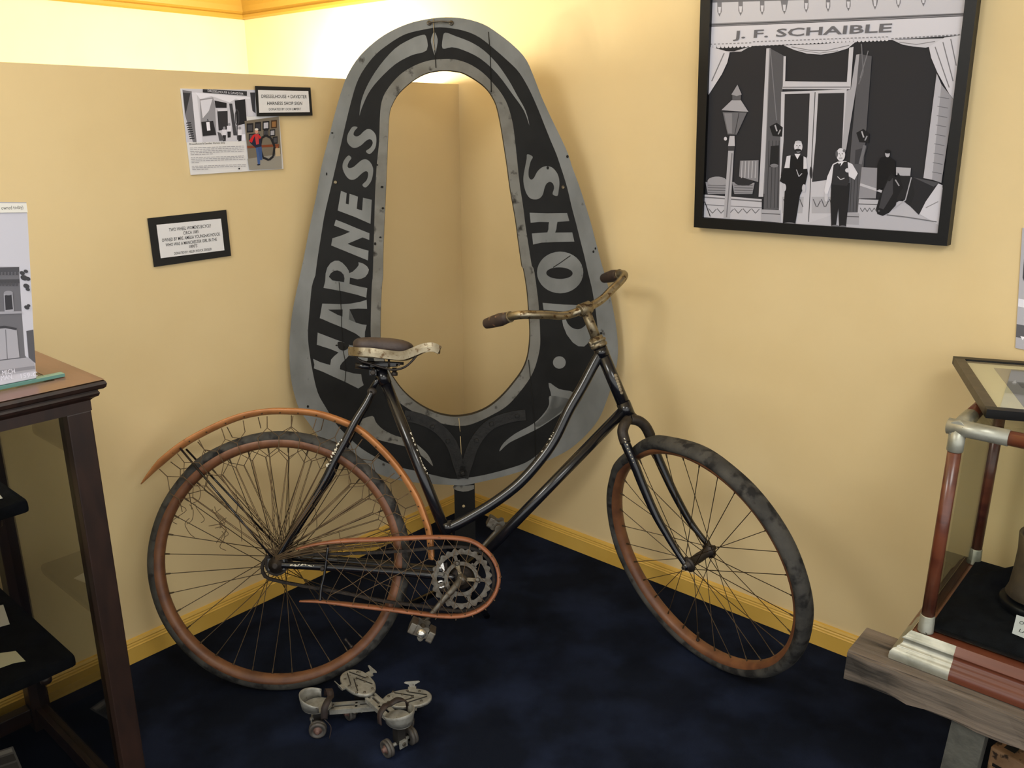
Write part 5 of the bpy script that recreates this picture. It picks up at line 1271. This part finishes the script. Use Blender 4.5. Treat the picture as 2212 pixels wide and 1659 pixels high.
# ------------------------------------------------------------------ a pair of clamp-on roller skates
def skate(apx, side, tpx, zp, label, flip):
    tt = onZ(*tpx, zp); hh = onZ(*apx, .0215); hh.z = zp; f = (tt - hh).normalized(); hh = hh + Z.cross(f) * (.036 * side); f = (tt - hh); L = f.length; f.normalize(); l = Z.cross(f)
    g = thing('roller_skate', V(((hh.x + tt.x) / 2, (hh.y + tt.y) / 2, 0)), label, 'roller skate', 'pair of roller skates on the carpet')
    rf = random.Random(flip)
    # sole plate: oval, ribbed, edges turned down
    b = MB(); pts = []
    for i in range(40):
        a = 2 * math.pi * i / 40; k = 1 - .13 * math.cos(a)
        x = math.cos(a); y = math.sin(a)
        pts.append(tt + f * (.060 * (abs(x) ** .85) * (1 if x > 0 else -1)) + l * (.0345 * y * (1 + .08 * x)))
    inner_ = [tt + (p - tt) * .93 + Z * .0022 for p in pts]
    b.v += pts + inner_ + [p - Z * .006 for p in pts]; mi = b.m('skate_metal')
    for i in range(40):
        j = (i + 1) % 40; b.face([i, j, 40 + j, 40 + i], mi, True); b.face([80 + i, 80 + j, j, i], mi, True)
    b.face(list(range(40, 80)), mi); b.face(list(range(80, 120))[::-1], mi)
    for (x0, s_) in ((-.030, 1), (-.030, -1), (.002, 1), (.002, -1)):
        p0 = tt + f * (x0 + .046) + l * .003 * s_ + Z * .003; p1 = tt + f * (x0 - .002) + l * .021 * s_ + Z * .003
        d = (p1 - p0).normalized(); b.box((p0 + p1) / 2, d, Z.cross(d), Z, (p1 - p0).length / 2, .0011, .0008, 'skate_dark')
    for (x, y) in ((-.046, .010), (-.046, -.012), (-.035, .026), (.0, .026), (.0, -.026), (.03, .020), (.034, -.018), (.012, .0), (-.012, .012), (-.012, -.012)):
        b.lathe(tt + f * x + l * y + Z * .002, Z, [(0, .0036), (.0014, .0032), (.0020, .001)], 'steel_dull', 10)
    plate = b.build('sole_plate', g)
    # toe clamps standing at either side
    for s_ in (1, -1):
        b = MB(); c = tt + f * .012 + l * (.041 * s_)
        b.box(c - l * (.006 * s_) - Z * .002, f, l, Z, .010, .010, .0016, 'skate_metal')
        d = (Z * .9 + l * (.35 * s_)).normalized()
        pr_ = [(-.020, .008), (-.017, .0105), (.017, .0105), (.020, .008), (.008, .003), (.006, -.004), (-.006, -.004), (-.008, .003)]
        b.prism([c + l * (.003 * s_) + f * x + d * (y + .002) for x, y in pr_], l * (.0018 * s_), 'skate_metal'); b.build('toe_clamp', g)
    # slotted sliding bar
    x0, x1 = .030, L - .055; zb = -.008
    b = MB()
    for s_ in (1, -1): b.box(hh + f * ((x0 + x1) / 2) + l * (.0085 * s_) + Z * zb, f, l, Z, (x1 - x0) / 2, .0052, .0016, 'skate_metal')
    for x in (x0 + .004, (x0 + x1) / 2, x1 - .004): b.box(hh + f * x + Z * zb, f, l, Z, .006, .009, .0016, 'skate_metal')
    for s_ in (1, -1): b.box(hh + f * ((x0 + x1) / 2) + l * (.014 * s_) + Z * (zb - .005), f, l, Z, (x1 - x0) / 2, .0012, .006, 'skate_metal')
    b.lathe(hh + f * (x0 + .06) + Z * (zb - .012), -Z, [(-.01, .005), (.004, .005), (.006, .008), (.010, .008)], 'steel_dull', 6)
    b.build('slide_bar', g)
    # heel plate with raised cup and leather
    b = MB(); hp = []
    for i in range(24): a = 2 * math.pi * i / 24; hp.append(hh + f * (.036 * math.cos(a)) + l * (.030 * math.sin(a)))
    b.prism(hp, -Z * .003, 'skate_metal'); b.build('heel_plate', g)
    b = MB(); mi = b.m('skate_metal'); n_ = 22; rows = [(0, .0), (.014, .002), (.026, .004), (.036, .004)]
    for (h_, e) in rows:
        for i in range(n_ + 1):
            a = math.radians(78 + 204 * i / n_); k = 1 if h_ < .02 else (.55 + .45 * math.sin(math.pi * i / n_))
            b.v.append(hh + f * ((.037 + e) * math.cos(a)) + l * ((.032 + e) * math.sin(a)) + Z * (h_ * (k if h_ > .02 else 1)))
    for j in range(len(rows) - 1):
        for i in range(n_): q = j * (n_ + 1) + i; b.face([q, q + 1, q + n_ + 2, q + n_ + 1], mi, True)
    cup = b.build('heel_cup', g)
    md = cup.modifiers.new('thick', 'SOLIDIFY'); md.thickness = .0014
    b = MB(); st = [hh + f * .020 + l * .040 - Z * .006, hh + f * .024 + l * .037 + Z * .016, hh + f * .030 + l * .018 + Z * .026, hh + f * .034 + Z * .022, hh + f * .030 - l * .020 + Z * .027, hh + f * .022 - l * .037 + Z * .016, hh + f * .020 - l * .041 - Z * .010]
    b.sweep(catmull(st, 5), [(-.0012, -.008), (.0012, -.008), (.0012, .008), (-.0012, .008)], 'skate_leather', up=f, smooth=True)
    b.tube(catmull([hh + f * .02 - l * .041 - Z * .01, hh + f * .035 - l * .046 - Z * .03, hh + f * .03 - l * .052 - Z * (zp - .008)], 5), .0012, 'skate_leather', 6); b.build('ankle_strap', g)
    # trucks, axles and wheels
    rw = .0215
    for (base, x) in ((hh, .002), (tt, -.006)):
        c = base + f * x; ax = Z * (rw + .0008 - c.z)
        b = MB(); b.box(c + Z * ((ax.z - .004) / 2), f, l, Z, .012, .011, max(.004, abs(ax.z) / 2 - .004), 'skate_dark', .002)
        b.box(c + Z * (ax.z + .010), f, l, Z, .016, .008, .003, 'skate_metal', .001)
        b.box(c - f * .017 + Z * (ax.z + .004), f, l, Z, .002, .011, .009, 'skate_metal', .001); b.lathe(c - f * .019 + Z * (ax.z + .005), -f, [(0, .005), (.003, .0045)], 'steel_dull', 10)
        b.tube([c + ax - l * .046, c + ax + l * .046], .0045, 'skate_metal', 10); tk = b.build('truck', g)
        for s_ in (1, -1):
            b = MB(); b.lathe(c + ax + l * (.024 * s_), l * s_, [(0, .010), (.001, rw - .004), (.003, rw), (.009, rw), (.0095, rw - .001), (.0105, rw - .001), (.011, rw), (.017, rw - .001), (.018, rw - .003), (.0182, .0150), (.0150, .0140), (.0150, .0105)], 'skate_wheel', 28, cap=False)
            b.lathe(c + ax + l * (.037 * s_), l * s_, [(0, .0105), (.003, .0100), (.005, .006), (.010, .0055), (.011, .003)], 'rust_red', 16); b.build('wheel', g)
    return g
skate((690, 1577), 1, (880, 1508), .066, 'lower roller skate, lying left to right, its toe plate at the right', 1)
skate((864, 1604), 0, (774, 1474), .088, 'upper roller skate lying across the other, toe plate pointing to the rear bicycle wheel', 2)
